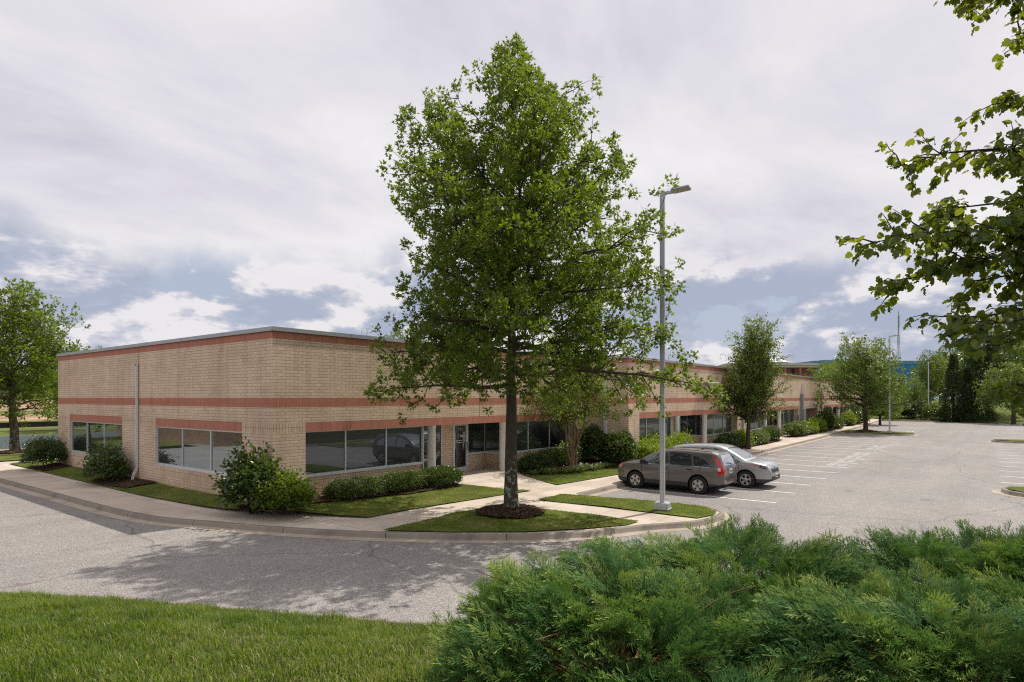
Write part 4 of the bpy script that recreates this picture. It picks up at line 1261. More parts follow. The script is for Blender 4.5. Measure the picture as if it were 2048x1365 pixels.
LW = 'trees on the rise beyond the pond'
for k, (px, fw, s) in enumerate([(-60, 190, 1.0), (20, 200, .9), (75, 215, 1.0), (-20, 250, 1.2), (120, 240, 1.1), (172, 82, .92), (60, 260, 1.2), (-110, 200, 1.2)]):
    x, y, _ = RAY(px, fw)
    z = float(z_terrain(np.array([x]), np.array([y]))[0])
    if px == 172: dup(t1, (x, y, -.3), 1.0, (1, 1, .99), 'tree top showing over the left end of the parapet')
    else: dup(t1, (x, y, z), random.uniform(0, 6), s, 'tree on the rise beyond the pond and bare earth bank', LW)
dup(t1, RAY(657, 100, -.3), 2.0, (.25, .25, 1.2), 'tiny tuft of a tree just clearing the roof edge right of the corner')
dup(t1, RAY(1760, 84, 0), 2.5, (.62, .62, .72), 'yellowish tree just behind the second lamp post')
dup(t2, RAY(1829, 106, .1), .7, (.62, .62, .5), 'small light green tree with thin trunk beside the farthest lamp post')
dup(t1, (2.5, 59, .1), .4, (.8, .8, .85), 'lawn tree beyond the left frame edge, mirrored in the far left window')

# conifers on the right
def conifer(name, label, loc, H, Rm, seed, group=None, skirt=.02):
    rg = np.random.default_rng(seed); t = thing(name, label, 'tree', loc, 0, group)
    V, F = [], []; poly_tube(V, F, np.array([[0, 0, -.1], [0, 0, H * .5], [0, 0, H * .97]]), [.2, .12, .02], 8)
    n = int(900 * H / 10)
    fz = rg.uniform(0, 1, n) ** 1.35; az = rg.uniform(0, 6.283, n)
    rr = Rm * (1 - fz) ** .72 * (1 + .12 * np.sin(az * 4 + fz * 16) + .1 * rg.normal(size=n)) * rg.uniform(.62, 1, n)
    rr *= np.interp(fz, [0, .08], [.82, 1])
    P = np.column_stack([np.cos(az) * rr, np.sin(az) * rr, skirt * H + fz * H * .98])
    D = unit(np.column_stack([np.cos(az), np.sin(az), np.full(n, .55)]))
    tv = .15 + .6 * vnoise(az * 2 + fz * 9, fz * 20, 1.2, seed) * np.clip(rr / (Rm * (1 - fz) ** .72 + .01), .3, 1)
    LV, LF, var = crown_of(P, D, tv, 9, .2, .34, L_simple(.16), rg, .3, 1.1)
    mesh_np('trunk', V, [np.array(F)], M_bark2, t, True); mesh_np('crown', LV, [LF], M_conif, t, False, var)
    return t
def gz(x, y): return float(z_terrain(np.array([x]), np.array([y]))[0])
def onhill(px, fw):
    x, y, _ = RAY(px, fw); return (x, y, gz(x, y) - .1)
conifer('cypress_tree', 'slim dark cone shaped evergreen right of the farthest lamp post', onhill(1907, 94), 10.3, 1.8, 81)
conifer('cypress_tree', 'wide bushy evergreen skirt at the foot of the tall right hand tree', onhill(1950, 92), 5.9, 2.7, 82)
conifer('cypress_tree', 'short dark evergreen between the cone shaped one and the wide bushy one', onhill(1934, 95), 7.6, 1.4, 84)
tree('maple_tree', 'tallest dark green tree above the evergreens at the right', 'tree', onhill(1976, 96), 15.3, .35, env_round(3.9, .8, .35, .25, .16, 7), 2.2, 60, tab([0, 1], [.0, .9]), None, M_bark2, M_darkleaf, 83, tuft=.6, per=10, size=.36, spread=.34, sec=.85, tone=(.25, .9))
tree('maple_tree', 'light green tree with dark trunk standing on the grassy slope at the right edge', 'tree', onhill(2027, 86), 8.8, .3, env_round(4.2, .7, .35, .3, .14, 8), 2.6, 46, tab([0, 1], [.0, .85]), None, M_bark2, M_farleaf, 85, tuft=.46, per=9, size=.24, spread=.24, sec=.85, tone=(.3, .9))

# ------------------------------------------------------------------ shrubs
def shrub(name, label, loc, rx, ry, h, lmat, tmpl, n, size, seed, boxy=0.0, group=None, lump=.22, tone=(.1, .75), upd=.5, cat='shrub', rz=0, stems=True, spike=0, hole=.0):
    rg = np.random.default_rng(seed); t = thing(name, label, cat, loc, rz, group)
    D = rand_unit(n, rg); D[:, 2] = np.abs(D[:, 2]) * 1.0 - .28
    D = unit(D)
    k = 1.0 / np.maximum(np.abs(D).max(1), .01)
    rad = (1 - boxy) + boxy * np.minimum(k, 1.32)
    lu = (vnoise(D[:, 0] * 2 + 5, D[:, 1] * 2 + D[:, 2] * 1.7 + 5, 1.6, seed) - .5) * 2 * lump + (vnoise(D[:, 0] * 5 + 9, D[:, 1] * 5 + D[:, 2] * 4 + 9, 1.6, seed + 1) - .5) * lump
    rr = rad * (1 + lu) * np.where(rg.uniform(size=n) < .7, rg.uniform(.86, 1.03, n), rg.uniform(.45, .9, n))
    P = np.column_stack([D[:, 0] * rx * rr, D[:, 1] * ry * rr, h * .42 + D[:, 2] * h * .62 * rr])
    if spike:
        s = rg.uniform(size=n) < .2; P[s] += D[s] * spike * rg.uniform(.3, 1.2, (s.sum(), 1)) * np.array([.8, .8, 1.1])
    P[:, 2] = np.maximum(P[:, 2], .03 + rg.uniform(0, .05, n))
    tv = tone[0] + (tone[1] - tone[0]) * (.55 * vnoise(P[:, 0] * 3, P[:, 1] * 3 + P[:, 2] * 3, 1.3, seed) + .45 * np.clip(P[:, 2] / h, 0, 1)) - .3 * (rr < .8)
    per = 3
    LV, LF, var = crown_of(P, unit(D + np.array([0, 0, upd])), np.clip(tv, 0, 1), per, size * .55, size, tmpl, rg, .6, .8)
    keep = LV[:, 2] > -.05
    LV[:, 2] = np.maximum(LV[:, 2], 0.0)
    V, F = [], []
    for i in range(9 if stems else 4):
        a = rg.uniform(0, 6.28); q = rg.uniform(.3, .8)
        poly_tube(V, F, bend(np.array([rg.normal() * .05, rg.normal() * .05, -.1]), np.array([math.cos(a) * rx * q, math.sin(a) * ry * q, h * rg.uniform(.5, .95)]), 5, .05, rg, .03), np.linspace(.016, .005, 5), 5)
    mesh_np('stem', V, [np.array(F)], M_stem, t, True)
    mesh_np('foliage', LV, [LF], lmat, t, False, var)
    return t
def gl(x, y): return (x, y, float(z_lawn(np.array([x]), np.array([y]))[0]))
S_, Fo = L_simple(.34), L_fold(.36)
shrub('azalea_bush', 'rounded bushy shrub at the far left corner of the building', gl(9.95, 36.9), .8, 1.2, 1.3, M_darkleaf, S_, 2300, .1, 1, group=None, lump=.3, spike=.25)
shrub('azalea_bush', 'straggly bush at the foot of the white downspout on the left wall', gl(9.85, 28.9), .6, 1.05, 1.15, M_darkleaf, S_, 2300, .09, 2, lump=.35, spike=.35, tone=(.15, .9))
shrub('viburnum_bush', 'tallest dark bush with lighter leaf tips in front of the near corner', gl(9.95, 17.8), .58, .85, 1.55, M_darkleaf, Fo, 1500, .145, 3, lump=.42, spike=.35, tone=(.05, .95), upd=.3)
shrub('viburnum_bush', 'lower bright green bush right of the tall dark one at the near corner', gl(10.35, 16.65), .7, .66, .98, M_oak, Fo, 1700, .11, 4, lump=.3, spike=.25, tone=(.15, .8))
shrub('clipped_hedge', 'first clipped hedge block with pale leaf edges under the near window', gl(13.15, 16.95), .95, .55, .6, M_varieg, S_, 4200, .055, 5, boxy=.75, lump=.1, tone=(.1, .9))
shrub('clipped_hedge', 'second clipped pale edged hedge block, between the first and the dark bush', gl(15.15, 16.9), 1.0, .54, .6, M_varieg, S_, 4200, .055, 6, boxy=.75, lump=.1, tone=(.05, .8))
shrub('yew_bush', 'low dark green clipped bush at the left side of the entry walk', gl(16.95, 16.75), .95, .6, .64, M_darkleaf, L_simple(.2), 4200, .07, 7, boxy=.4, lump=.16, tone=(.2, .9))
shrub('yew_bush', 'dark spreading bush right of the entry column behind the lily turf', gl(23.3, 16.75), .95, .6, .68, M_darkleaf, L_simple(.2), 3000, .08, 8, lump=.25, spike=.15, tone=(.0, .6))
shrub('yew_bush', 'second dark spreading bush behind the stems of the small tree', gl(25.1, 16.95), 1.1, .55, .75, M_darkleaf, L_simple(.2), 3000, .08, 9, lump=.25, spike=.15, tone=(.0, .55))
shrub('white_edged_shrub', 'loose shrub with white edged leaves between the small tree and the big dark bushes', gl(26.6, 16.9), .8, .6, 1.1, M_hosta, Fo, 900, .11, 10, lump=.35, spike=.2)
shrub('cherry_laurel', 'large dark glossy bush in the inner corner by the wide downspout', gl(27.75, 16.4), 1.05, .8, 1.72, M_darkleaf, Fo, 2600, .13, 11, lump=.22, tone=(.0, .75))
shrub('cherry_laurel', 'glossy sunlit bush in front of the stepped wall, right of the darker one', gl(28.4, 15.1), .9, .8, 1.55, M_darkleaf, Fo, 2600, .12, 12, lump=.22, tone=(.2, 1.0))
for k, (x, l) in enumerate(((30.6, 'yellow green shrub directly against the sunlit brick pier'), (32.3, 'yellow green shrub under the window, second from the brick pier'),
                            (34.0, 'yellow green shrub showing right of the near lamp post, above the grey car'), (35.4, 'yellow green shrub beside the white column, behind the car roofs'))):
    shrub('lime_shrub', l, gl(x, 14.6), .85, .45, 1.0 + .1 * (k % 2), M_lime, S_, 1100, .1, 20 + k, lump=.35, spike=.3, group='yellow green shrubs under the second window')
FS = [('dark leafy shrub just right of the silver car roof', 42.6, 14.35, 1.2, .6, .9, M_darkleaf), ('dark green shrub at the foot of the hornbeam', 45.2, 14.3, 1.4, .6, 1.0, M_oak),
      ('pale variegated low shrub right of the hornbeam', 48.8, 14.25, 1.8, .6, .85, M_varieg), ('neat dark green shrub ending the bed before the third entry', 52.4, 14.3, 1.5, .65, 1.0, M_darkleaf),
      ('broad low shrub with pale top beyond the second walk', 61.5, 14.3, 2.4, .65, 1.1, M_varieg), ('spreading green shrub below the meter cabinet', 65.2, 14.2, 1.8, .6, 1.0, M_oak),
      ('bright green ball shaped shrub before the blank service bay', 68.9, 14.1, 1.7, .6, 1.25, M_oak), ('largest rounded dark shrub right of the bright ball shaped one', 73.4, 14.2, 2.3, .7, 2.2, M_darkleaf),
      ('low dark shrub trailing off the largest rounded one', 78.2, 14.2, 2.0, .6, 1.1, M_darkleaf), ('green shrub behind the trunk of the island oak', 88.5, 14.5, 2.4, .6, 1.5, M_oak),
      ('low shrub past the island oak by the last entry', 94.5, 15.2, 2.2, .7, 1.3, M_oak), ('clipped looking far shrub near the end of the building', 101.5, 15.4, 2.6, .7, 1.3, M_darkleaf),
      ('pale last shrub at the end of the far walk', 108, 15.6, 2.4, .7, 1.0, M_farleaf)]
for k, (l, x, y, rx, ry, h, m) in enumerate(FS):
    shrub('foundation_shrub', l, (x, y, .2), rx, ry, h, m, S_, 1500, .12 if x < 60 else .17, 40 + k, lump=.28, spike=.15, stems=False, tone=(.1, .9))
shrub('foundation_shrub', 'yellowish rounded shrub at the foot of the cone shaped evergreen', onhill(1872, 97), 1.9, 1.6, 2.6, M_farleaf, S_, 1600, .24, 60, lump=.3, tone=(.3, 1))
shrub('foundation_shrub', 'dark undergrowth bush left of the farthest lamp post', onhill(1800, 103), 3.4, 1.8, 2.7, M_conif, S_, 1600, .26, 61, lump=.3)
shrub('foundation_shrub', 'dark undergrowth bush under the yellowish tree', onhill(1772, 106), 3.2, 1.8, 2.6, M_conif, S_, 1600, .26, 62, lump=.3)
shrub('foundation_shrub', 'dark undergrowth bush right of the farthest lamp post', onhill(1842, 101), 3.2, 1.8, 3.0, M_conif, S_, 1600, .26, 63, lump=.3)

def lily(name, label, loc, seed):
    rg = np.random.default_rng(seed); t = thing(name, label, 'plant', loc, 0, 'lily turf clumps edging the bed')
    n = 90; a = rg.uniform(0, 6.28, n); L = rg.uniform(.22, .42, n)
    T = (np.array([(0, .03, 0), (0, -.03, 0), (.55, .028, .5), (.55, -.028, .5), (1, 0, .36)]), np.array([(0, 1, 3, 2)]))
    V, F, var = scatter((T[0], np.array([(0, 1, 3, 2)])), np.column_stack([rg.normal(size=(n, 2)) * .06, np.zeros(n)]), np.column_stack([np.cos(a), np.sin(a), rg.uniform(-.15, .5, n)]), np.tile([0, 0, 1.0], (n, 1)), L, rg.uniform(.2, 1, n))
    F2 = np.stack([F[:, 0] + 3, F[:, 0] + 4, F[:, 0] + 2], 1)
    mesh_np('leaves', V, [F, F2], M_lirio, t, False, var)
    return t
lp = lily('lily_turf', 'small strappy lily turf clump edging the entry bed', gl(22.2, 16.05), 5)
LPos = [(22.7, 15.75), (23.2, 15.6), (23.7, 15.45), (24.2, 15.3), (24.7, 15.2), (25.2, 15.2), (25.7, 15.15), (26.2, 15.15), (26.7, 15.2), (27.2, 15.15), (27.6, 15.0), (24.0, 15.75), (24.9, 15.6), (26.0, 15.6), (22.9, 16.1), (25.5, 15.5), (28.0, 14.6), (28.6, 14.1)]
for k, (x, y) in enumerate(LPos): dup(lp, gl(x + random.uniform(-.1, .1), y + random.uniform(-.08, .08)), random.uniform(0, 6), random.uniform(.8, 1.3), 'small strappy lily turf clump edging the entry bed', 'lily turf clumps edging the bed')

# ------------------------------------------------------------------ foreground junipers
def sprig_template(seed):
    rg = np.random.default_rng(seed); V, F, tipv = [], [], []
    def blade(p, d, L, w, tv, roll):
        d = unit(d); s = unit(np.cross(d, [math.sin(roll) * .6, 0, 1.0])); n = len(V)
        for q in (p, p + d * L * .45 + s * w, p + d * L, p + d * L * .45 - s * w): V.append(q); tipv.append(tv)
        F.append((n, n + 1, n + 2, n + 3))
    f = lambda t: np.array([t, .05 * math.sin(t * 4 + seed), .12 * math.sin(t * 2.6) - .16 * t * t])
    for i in range(11):
        t = .06 + .9 * i / 11; p = f(t); L = (.34 * (1 - t) ** .8 + .1) * rg.uniform(.75, 1.2)
        for sg in (-1, 1):
            d = unit(np.array([.82, sg * .62, rg.normal() * .3 + .15]))
            q = p + d * L
            blade(p, d, L, .008, .2 + .35 * t, rg.normal())
            for k in range(7):
                u = .15 + .8 * k / 7 + rg.uniform(-.05, .05)
                d2 = unit(d + np.array([.2, (-1) ** k * .6, rg.normal() * .4]))
                blade(p + d * L * u, d2, L * (.42 - .2 * u) + .03, .0095, .35 + .4 * t + .2 * u, rg.normal())
    blade(f(.9), f(1) - f(.9), .16, .018, .95, 0)
    return np.array(V), np.array(F), np.array(tipv)
SPR = [sprig_template(k) for k in range(5)]

def juniper(label, c, rx, ry, z0, top, n, seed, lobes=7, tone=0.0, dark=0.0):
    """a spreading bush of feathery sprigs; c, rx, ry in (right, ahead) metres"""
    rg = np.random.default_rng(seed)
    cx, cy, _ = PT(*c)
    t = thing('juniper_bush', label, 'shrub', (cx, cy, z0), math.atan2(-CX, CY), 'feathery junipers on the grass bank')
    h = top - z0
    # lobes = overlapping branch masses
    Lb = [(0, 0, 0, rx * .8, ry * .8, h * .88)]
    for k in range(lobes):
        a = 6.283 * k / lobes + rg.uniform(-.3, .3); q = rg.uniform(.42, .62)
        Lb.append((math.cos(a) * rx * q, math.sin(a) * ry * q, 0, rx * rg.uniform(.38, .55), ry * rg.uniform(.4, .58), h * rg.uniform(.62, .97)))
    P, D = [], []
    per = n // len(Lb)
    for i, (x, y, z, a, b, hh) in enumerate(Lb):
        d = rand_unit(per, rg); d[:, 2] = np.abs(d[:, 2]); 
        s = np.where(rg.uniform(size=per) < .72, rg.uniform(.84, .98, per), rg.uniform(.5, .85, per))[:, None]
        p = np.array([x, y, 0]) + d * np.array([a, b, hh]) * s
        ok = np.ones(per, bool)
        for j, (x2, y2, z2, a2, b2, h2) in enumerate(Lb):
            if j != i: ok &= (((p[:, 0] - x2) / a2) ** 2 + ((p[:, 1] - y2) / b2) ** 2 + (p[:, 2] / h2) ** 2) > .6
        out = unit(d * np.array([1 / a, 1 / b, 1 / hh]))
        P.append(p[ok]); D.append(out[ok])
    P = np.vstack(P); D = np.vstack(D); m = len(P)
    rad = unit(np.column_stack([P[:, 0], P[:, 1], np.zeros(m)]))
    sw = np.column_stack([vnoise(P[:, 0] + 3, P[:, 1] + P[:, 2], 1.7, seed + 2), vnoise(P[:, 0] + 8, P[:, 1] + P[:, 2] + 4, 1.7, seed + 4), vnoise(P[:, 0] + 1, P[:, 1] - P[:, 2] + 9, 1.7, seed + 6)]) - .5
    d = unit(D * .4 + rad * .75 + np.array([-.2, .1, .2]) + sw * 1.15 + rg.normal(size=(m, 3)) * .16)
    S = rg.uniform(.26, .46, m); big = rg.uniform(size=m) < .08; S[big] *= rg.uniform(1.15, 1.55, big.sum())
    d[big] = unit(d[big] + np.array([0, 0, .25]))
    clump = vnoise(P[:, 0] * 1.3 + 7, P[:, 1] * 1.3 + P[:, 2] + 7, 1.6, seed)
    base = -.12 + .42 * clump + .48 * np.clip(P[:, 2] / h, 0, 1) + tone + .25 * big + rg.normal(size=m) * .1  # height and tone paint the dark interior shade into the leaf colour
    LV, LF, LVar = [], [], []; off = 0
    which = rg.integers(0, len(SPR), m)
    for k, (v, f, tv) in enumerate(SPR):
        s = which == k
        if not s.any(): continue
        U = unit(D[s] * .8 + np.array([0, 0, .7]) + rg.normal(size=(s.sum(), 3)) * .35)
        w_, f_, va = scatter((v, f), P[s] - d[s] * S[s][:, None] * .25, d[s], U, S[s], base[s])
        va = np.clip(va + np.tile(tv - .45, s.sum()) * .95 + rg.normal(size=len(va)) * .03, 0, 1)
        LV.append(w_); LF.append(f_ + off); LVar.append(va); off += len(w_)
    V, F = [], []
    for i in range(46):
        a = rg.uniform(0, 6.28); q = rg.uniform(.55, .97)
        poly_tube(V, F, bend(np.array([rg.normal() * .15, rg.normal() * .15, 0]), np.array([math.cos(a) * rx * q, math.sin(a) * ry * q, h * rg.uniform(.25, .85)]), 7, .12, rg, .03), np.linspace(.02, .004, 7), 5)
    for i in range(int(m * .06)):
        j = rg.integers(0, m); poly_tube(V, F, bend(P[j] - d[j] * .3, P[j] + d[j] * S[j] * .5, 4, .03, rg, .02), np.linspace(.007, .003, 4), 4)
    mesh_np('stem', V, [np.array(F)], M_rust, t, True)
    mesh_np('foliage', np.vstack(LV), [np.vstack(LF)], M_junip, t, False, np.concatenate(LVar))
def zb(r, f):
    x, y, _ = PT(r, f); return float(z_berm(np.array([x]), np.array([y]))[0])
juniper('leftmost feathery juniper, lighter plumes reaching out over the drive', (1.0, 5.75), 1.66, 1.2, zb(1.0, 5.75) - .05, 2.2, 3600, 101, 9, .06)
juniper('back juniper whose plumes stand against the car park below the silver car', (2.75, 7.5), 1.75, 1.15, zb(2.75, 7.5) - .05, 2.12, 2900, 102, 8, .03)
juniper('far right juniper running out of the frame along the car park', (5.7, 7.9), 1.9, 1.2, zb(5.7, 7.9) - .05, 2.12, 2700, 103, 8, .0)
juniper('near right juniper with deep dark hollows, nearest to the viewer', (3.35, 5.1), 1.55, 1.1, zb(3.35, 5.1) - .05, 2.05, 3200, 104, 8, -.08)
juniper('shaded juniper filling the lower right corner', (5.3, 5.6), 1.3, 1.2, zb(5.3, 5.6) - .05, 1.95, 2100, 105, 7, -.1)  # lowered tone also puts shade into its leaf colour
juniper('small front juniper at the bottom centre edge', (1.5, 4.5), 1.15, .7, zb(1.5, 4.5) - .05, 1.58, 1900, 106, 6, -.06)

# ------------------------------------------------------------------ overhanging tree at the right edge
def overhang():
    rg = np.random.default_rng(9)
    tx, ty, _ = PT(6.4, 4.9); z0 = zb(6.4, 4.9) - .1
    t = thing('tulip_tree', 'broad leaved tree outside the right edge reaching its branches into the picture', 'tree', (0, 0, 0))
    V, F = [], []
    trunk = np.array([(tx, ty, z0), (tx - .05, ty + .05, z0 + 2.5), (tx, ty, z0 + 5), (tx + .1, ty, z0 + 8)])
    poly_tube(V, F, trunk, [.24, .2, .15, .08], 12)
    T = []
    def A(px, py, fw): return np.array(RAY(px, fw, EYE + (796 - py) / FPX * fw))
    LIMBS = [(1730, 490, 4.8, 1.0), (1780, 338, 5.0, .9), (1806, 560, 4.7, .9), (1905, 632, 4.7, .9), (1890, 8, 5.3, .6), (2012, 205, 5.2, .45), (1965, 650, 4.3, .8), (2030, 70, 5.2, .4),
             (2010, 765, 4.3, .5), (2040, 830, 4.2, .35), (1930, 470, 4.6, 1.0), (1880, 420, 5.2, .9), (1970, 560, 4.9, 1.0), (2030, 330, 5.2, .6), (2080, 460, 4.8, 1.0), (2100, 600, 4.4, 1), (2120, 760, 4.2, 1), (2180, 300, 5, 1), (2200, 120, 5.2, 1), (2160, 480, 5.6, 1)]
    P, D = [], []
    LIMBS = [(A(px, py, fw), dn) for px, py, fw, dn in LIMBS]
    for k in range(26):      # the side of the crown that stays out of the picture
        a = R(-118 + 236 * ((k * .618) % 1)) + RAX; q = rg.uniform(1.6, 3.0)
        LIMBS.append((np.array([tx + math.cos(a) * q, ty + math.sin(a) * q, z0 + 2.9 + 5.6 * k / 26 + rg.uniform(-.2, .2)]), .9))
    for e, dn in LIMBS:
        s = np.array([tx, ty, min(z0 + 7.5, max(z0 + 2.2, e[2] - .3 + .15 * rg.normal()))])
        b = bend(s, e, 10, .22, rg, .012)
        poly_tube(V, F, b, np.linspace(.03, .004, 10), 6)
        L = np.linalg.norm(e - s); d = unit(e - s)
        ns = int(38 * dn)
        for k in range(ns):
            u = rg.uniform(.06, 1.0) ** .75; p = np.array([np.interp(u, np.linspace(0, 1, 10), b[:, q]) for q in range(3)])
            sd_ = unit(d * .8 + rand_unit(1, rg)[0] * np.array([1, 1, .7]) + np.array([0, 0, -.1])); l2 = rg.uniform(.18, .5) * (1.15 - .7 * u + .25)
            q = bend(p, p + sd_ * l2, 4, .02, rg, .04); poly_tube(V, F, q, np.linspace(.007, .002, 4), 4)
            nl = int(8 + l2 * 40)
            for j in range(nl):
                P.append(p + (q[-1] - p) * (j + .6) / nl + rg.normal(size=3) * .025); D.append(sd_)
        for j in range(26):
            w_ = rg.uniform(.72, 1.0); P.append(np.array([np.interp(w_, np.linspace(0, 1, 10), b[:, q]) for q in range(3)]) + rg.normal(size=3) * .05); D.append(d)
    P = np.array(P); D = np.array(D); n = len(P)
    dd = unit(D * .5 + rand_unit(n, rg) * .7 + np.array([0, 0, -.65]))
    U = unit(rand_unit(n, rg) * .8 + np.array([0, 0, .75]))
    LV, LF, var = scatter(L_maple(), P + dd * .02, dd, U, rg.uniform(.04, .076, n), np.clip(.3 + .55 * vnoise(P[:, 0] * 2, P[:, 2] * 2 + P[:, 1], 2, 4) + rg.normal(size=n) * .15, 0, 1))
    mesh_np('trunk', V, [np.array(F)], M_bark2, t, True); mesh_np('crown', LV, [LF], M_maple, t, False, var)
overhang()

# ------------------------------------------------------------------ grass
def blades(name, poly, zf, dens, hmin, hmax, w, seed, clear=None, bend_=.5, dryp=.25):
    rg = np.random.default_rng(seed)
    poly = np.array(poly); lo, hi = poly.min(0), poly.max(0)
    n = int((hi - lo).prod() * dens)
    P = rg.uniform(lo, hi, (n, 2)); P = P[in_poly(P, poly)]
    if clear is not None: P = P[clear(P)]
    P = P + rg.normal(size=P.shape) * .03
    pn = vnoise(P[:, 0], P[:, 1], 1.1, seed); p2 = vnoise(P[:, 0], P[:, 1], 4.0, seed + 3)
    k = rg.uniform(size=len(P)) < (.55 + .6 * pn); P = P[k]; pn = pn[k]; p2 = p2[k]; n = len(P)
    H = rg.uniform(hmin, hmax, n) * (.5 + .75 * p2 + .5 * (vnoise(P[:, 0], P[:, 1], 2.2, seed + 9) > .74)); a = rg.uniform(0, 6.283, n); ln = rg.uniform(.1, 1.0, n) * bend_
    c, s = np.cos(a), np.sin(a); z = zf(P[:, 0], P[:, 1])
    B = np.column_stack([P, z - .005]); lx = np.column_stack([c, s, np.zeros(n)]); sx_ = np.column_stack([-s, c, np.zeros(n)])
    ww = (w * rg.uniform(.7, 1.3, n))[:, None]
    mid = B + lx * (H * ln * .35)[:, None] + np.array([0, 0, 1.]) * (H * .6)[:, None]
    tip = B + lx * (H * ln * 1.1)[:, None] + np.array([0, 0, 1.]) * (H * (1 - .3 * ln))[:, None]
    V = np.stack([B - sx_ * ww, B + sx_ * ww, mid + sx_ * ww * .7, mid - sx_ * ww * .7, tip], 1).reshape(-1, 3)
    i = np.arange(n) * 5
    F4 = np.stack([i, i + 1, i + 2, i + 3], 1); F3 = np.stack([i + 3, i + 2, i + 4], 1)
    dry = rg.uniform(size=n) < .05 + dryp * np.clip((vnoise(P[:, 0], P[:, 1], .8, seed + 5) - .5) * 4, 0, 1)
    va = np.clip(-.12 + .6 * pn + .4 * p2 + rg.normal(size=n) * .24, 0, .88); va[dry] = rg.uniform(.9, 1, dry.sum())  # blade tone varies in patches, sun and shade painted in
    o = mesh_np(name, V, [F4, F3], M_grass, None, False, np.repeat(va, 5))
    o['kind'] = 'stuff'; o['label'] = 'short green grass blades covering the ' + ('near bank' if 'bank' in name else 'lawns'); o['category'] = 'grass'
    return o
BERM_POLY = np.vstack([offset_line(EDGE, .1)[::2], [(118, -70), (-70, -70), (-70, 34)]])
fore = [PT(*q)[:2] for q in ((-11.5, 11.9), (-9, 11.25), (-6, 10.75), (-3, 10.2), (-1, 9.75), (0.6, 9.5), (.9, 5.2), (-.5, 4.6), (-5.2, 5.2), (-9.5, 8.6))]
blades('bank_grass', fore, z_berm, 2300, .06, .135, .0052, 1, lambda P: in_poly(P, BERM_POLY), .8)
for nm, p, dn, sd_ in (('lawn_grass', LAWN_FRONT, 800, 2), ('lawn_grass', LAWN_TREE, 950, 3), ('lawn_grass', LAWN_POLE, 950, 4), ('lawn_grass', LAWN_LEFT, 500, 5), ('lawn_grass', LAWN_DOOR, 700, 6), ('lawn_grass', LAWN_STRIP, 60, 7)):
    clr = (lambda P: np.hypot(P[:, 0] - 14.87, P[:, 1] - 11.61) > 1.0) if p is LAWN_TREE else None
    blades(nm, p, z_lawn, dn, .025, .06, .006, sd_, clr, .7, .6 if p is LAWN_FRONT else .25)

# ================================================================== LAMP POSTS
def lamp_post(label, loc, rz, H=10.1, w=.072, group=None):
    t = thing('lamp_post', label, 'lamp post', loc, rz, group)
    mb = MB(); mb.box(-w, w, -w, w, 0, H); mb.build('pole', M_pole, t, .018)
    mb = MB(); mb.box(-.22, .22, -.22, .22, -.02, .2); mb.box(-.25, .25, -.25, .25, -.02, .03); mb.build('base_cover', M_pole, t, .02)
    mb = MB(); mb.box(w, .32, -.04, .04, H - .12, H - .03); mb.build('arm', M_pole, t, .01)
    Mx = Matrix.Translation((.56, 0, H - .06)) @ Matrix.Rotation(R(-4), 4, 'Y')
    mb = MB(); mb.box(-.27, .3, -.2, .2, 0, .06, 0, Mx); mb.box(-.25, .0, -.1, .1, .06, .13, 0, Mx); hd = mb.build('lamp_head', M_pole, t, .015)
    mb = MB(); mb.box(-.2, .27, -.17, .17, -.012, -.002, 0, Mx); mb.build('lens', M_lens, hd)
    return t
lamp_post('nearest grey square lamp post on the grass island in front of the cars', (18.27, 8.21, .21), R(-80), 10.0)
lamp_post('second grey lamp post, on the island with the young oak', (72.93, 8.24, .16), R(-80), 9.85)
lamp_post('farthest and smallest grey lamp post at the end of the car park', (117.0, 7.95, .16), R(-95), 9.2)

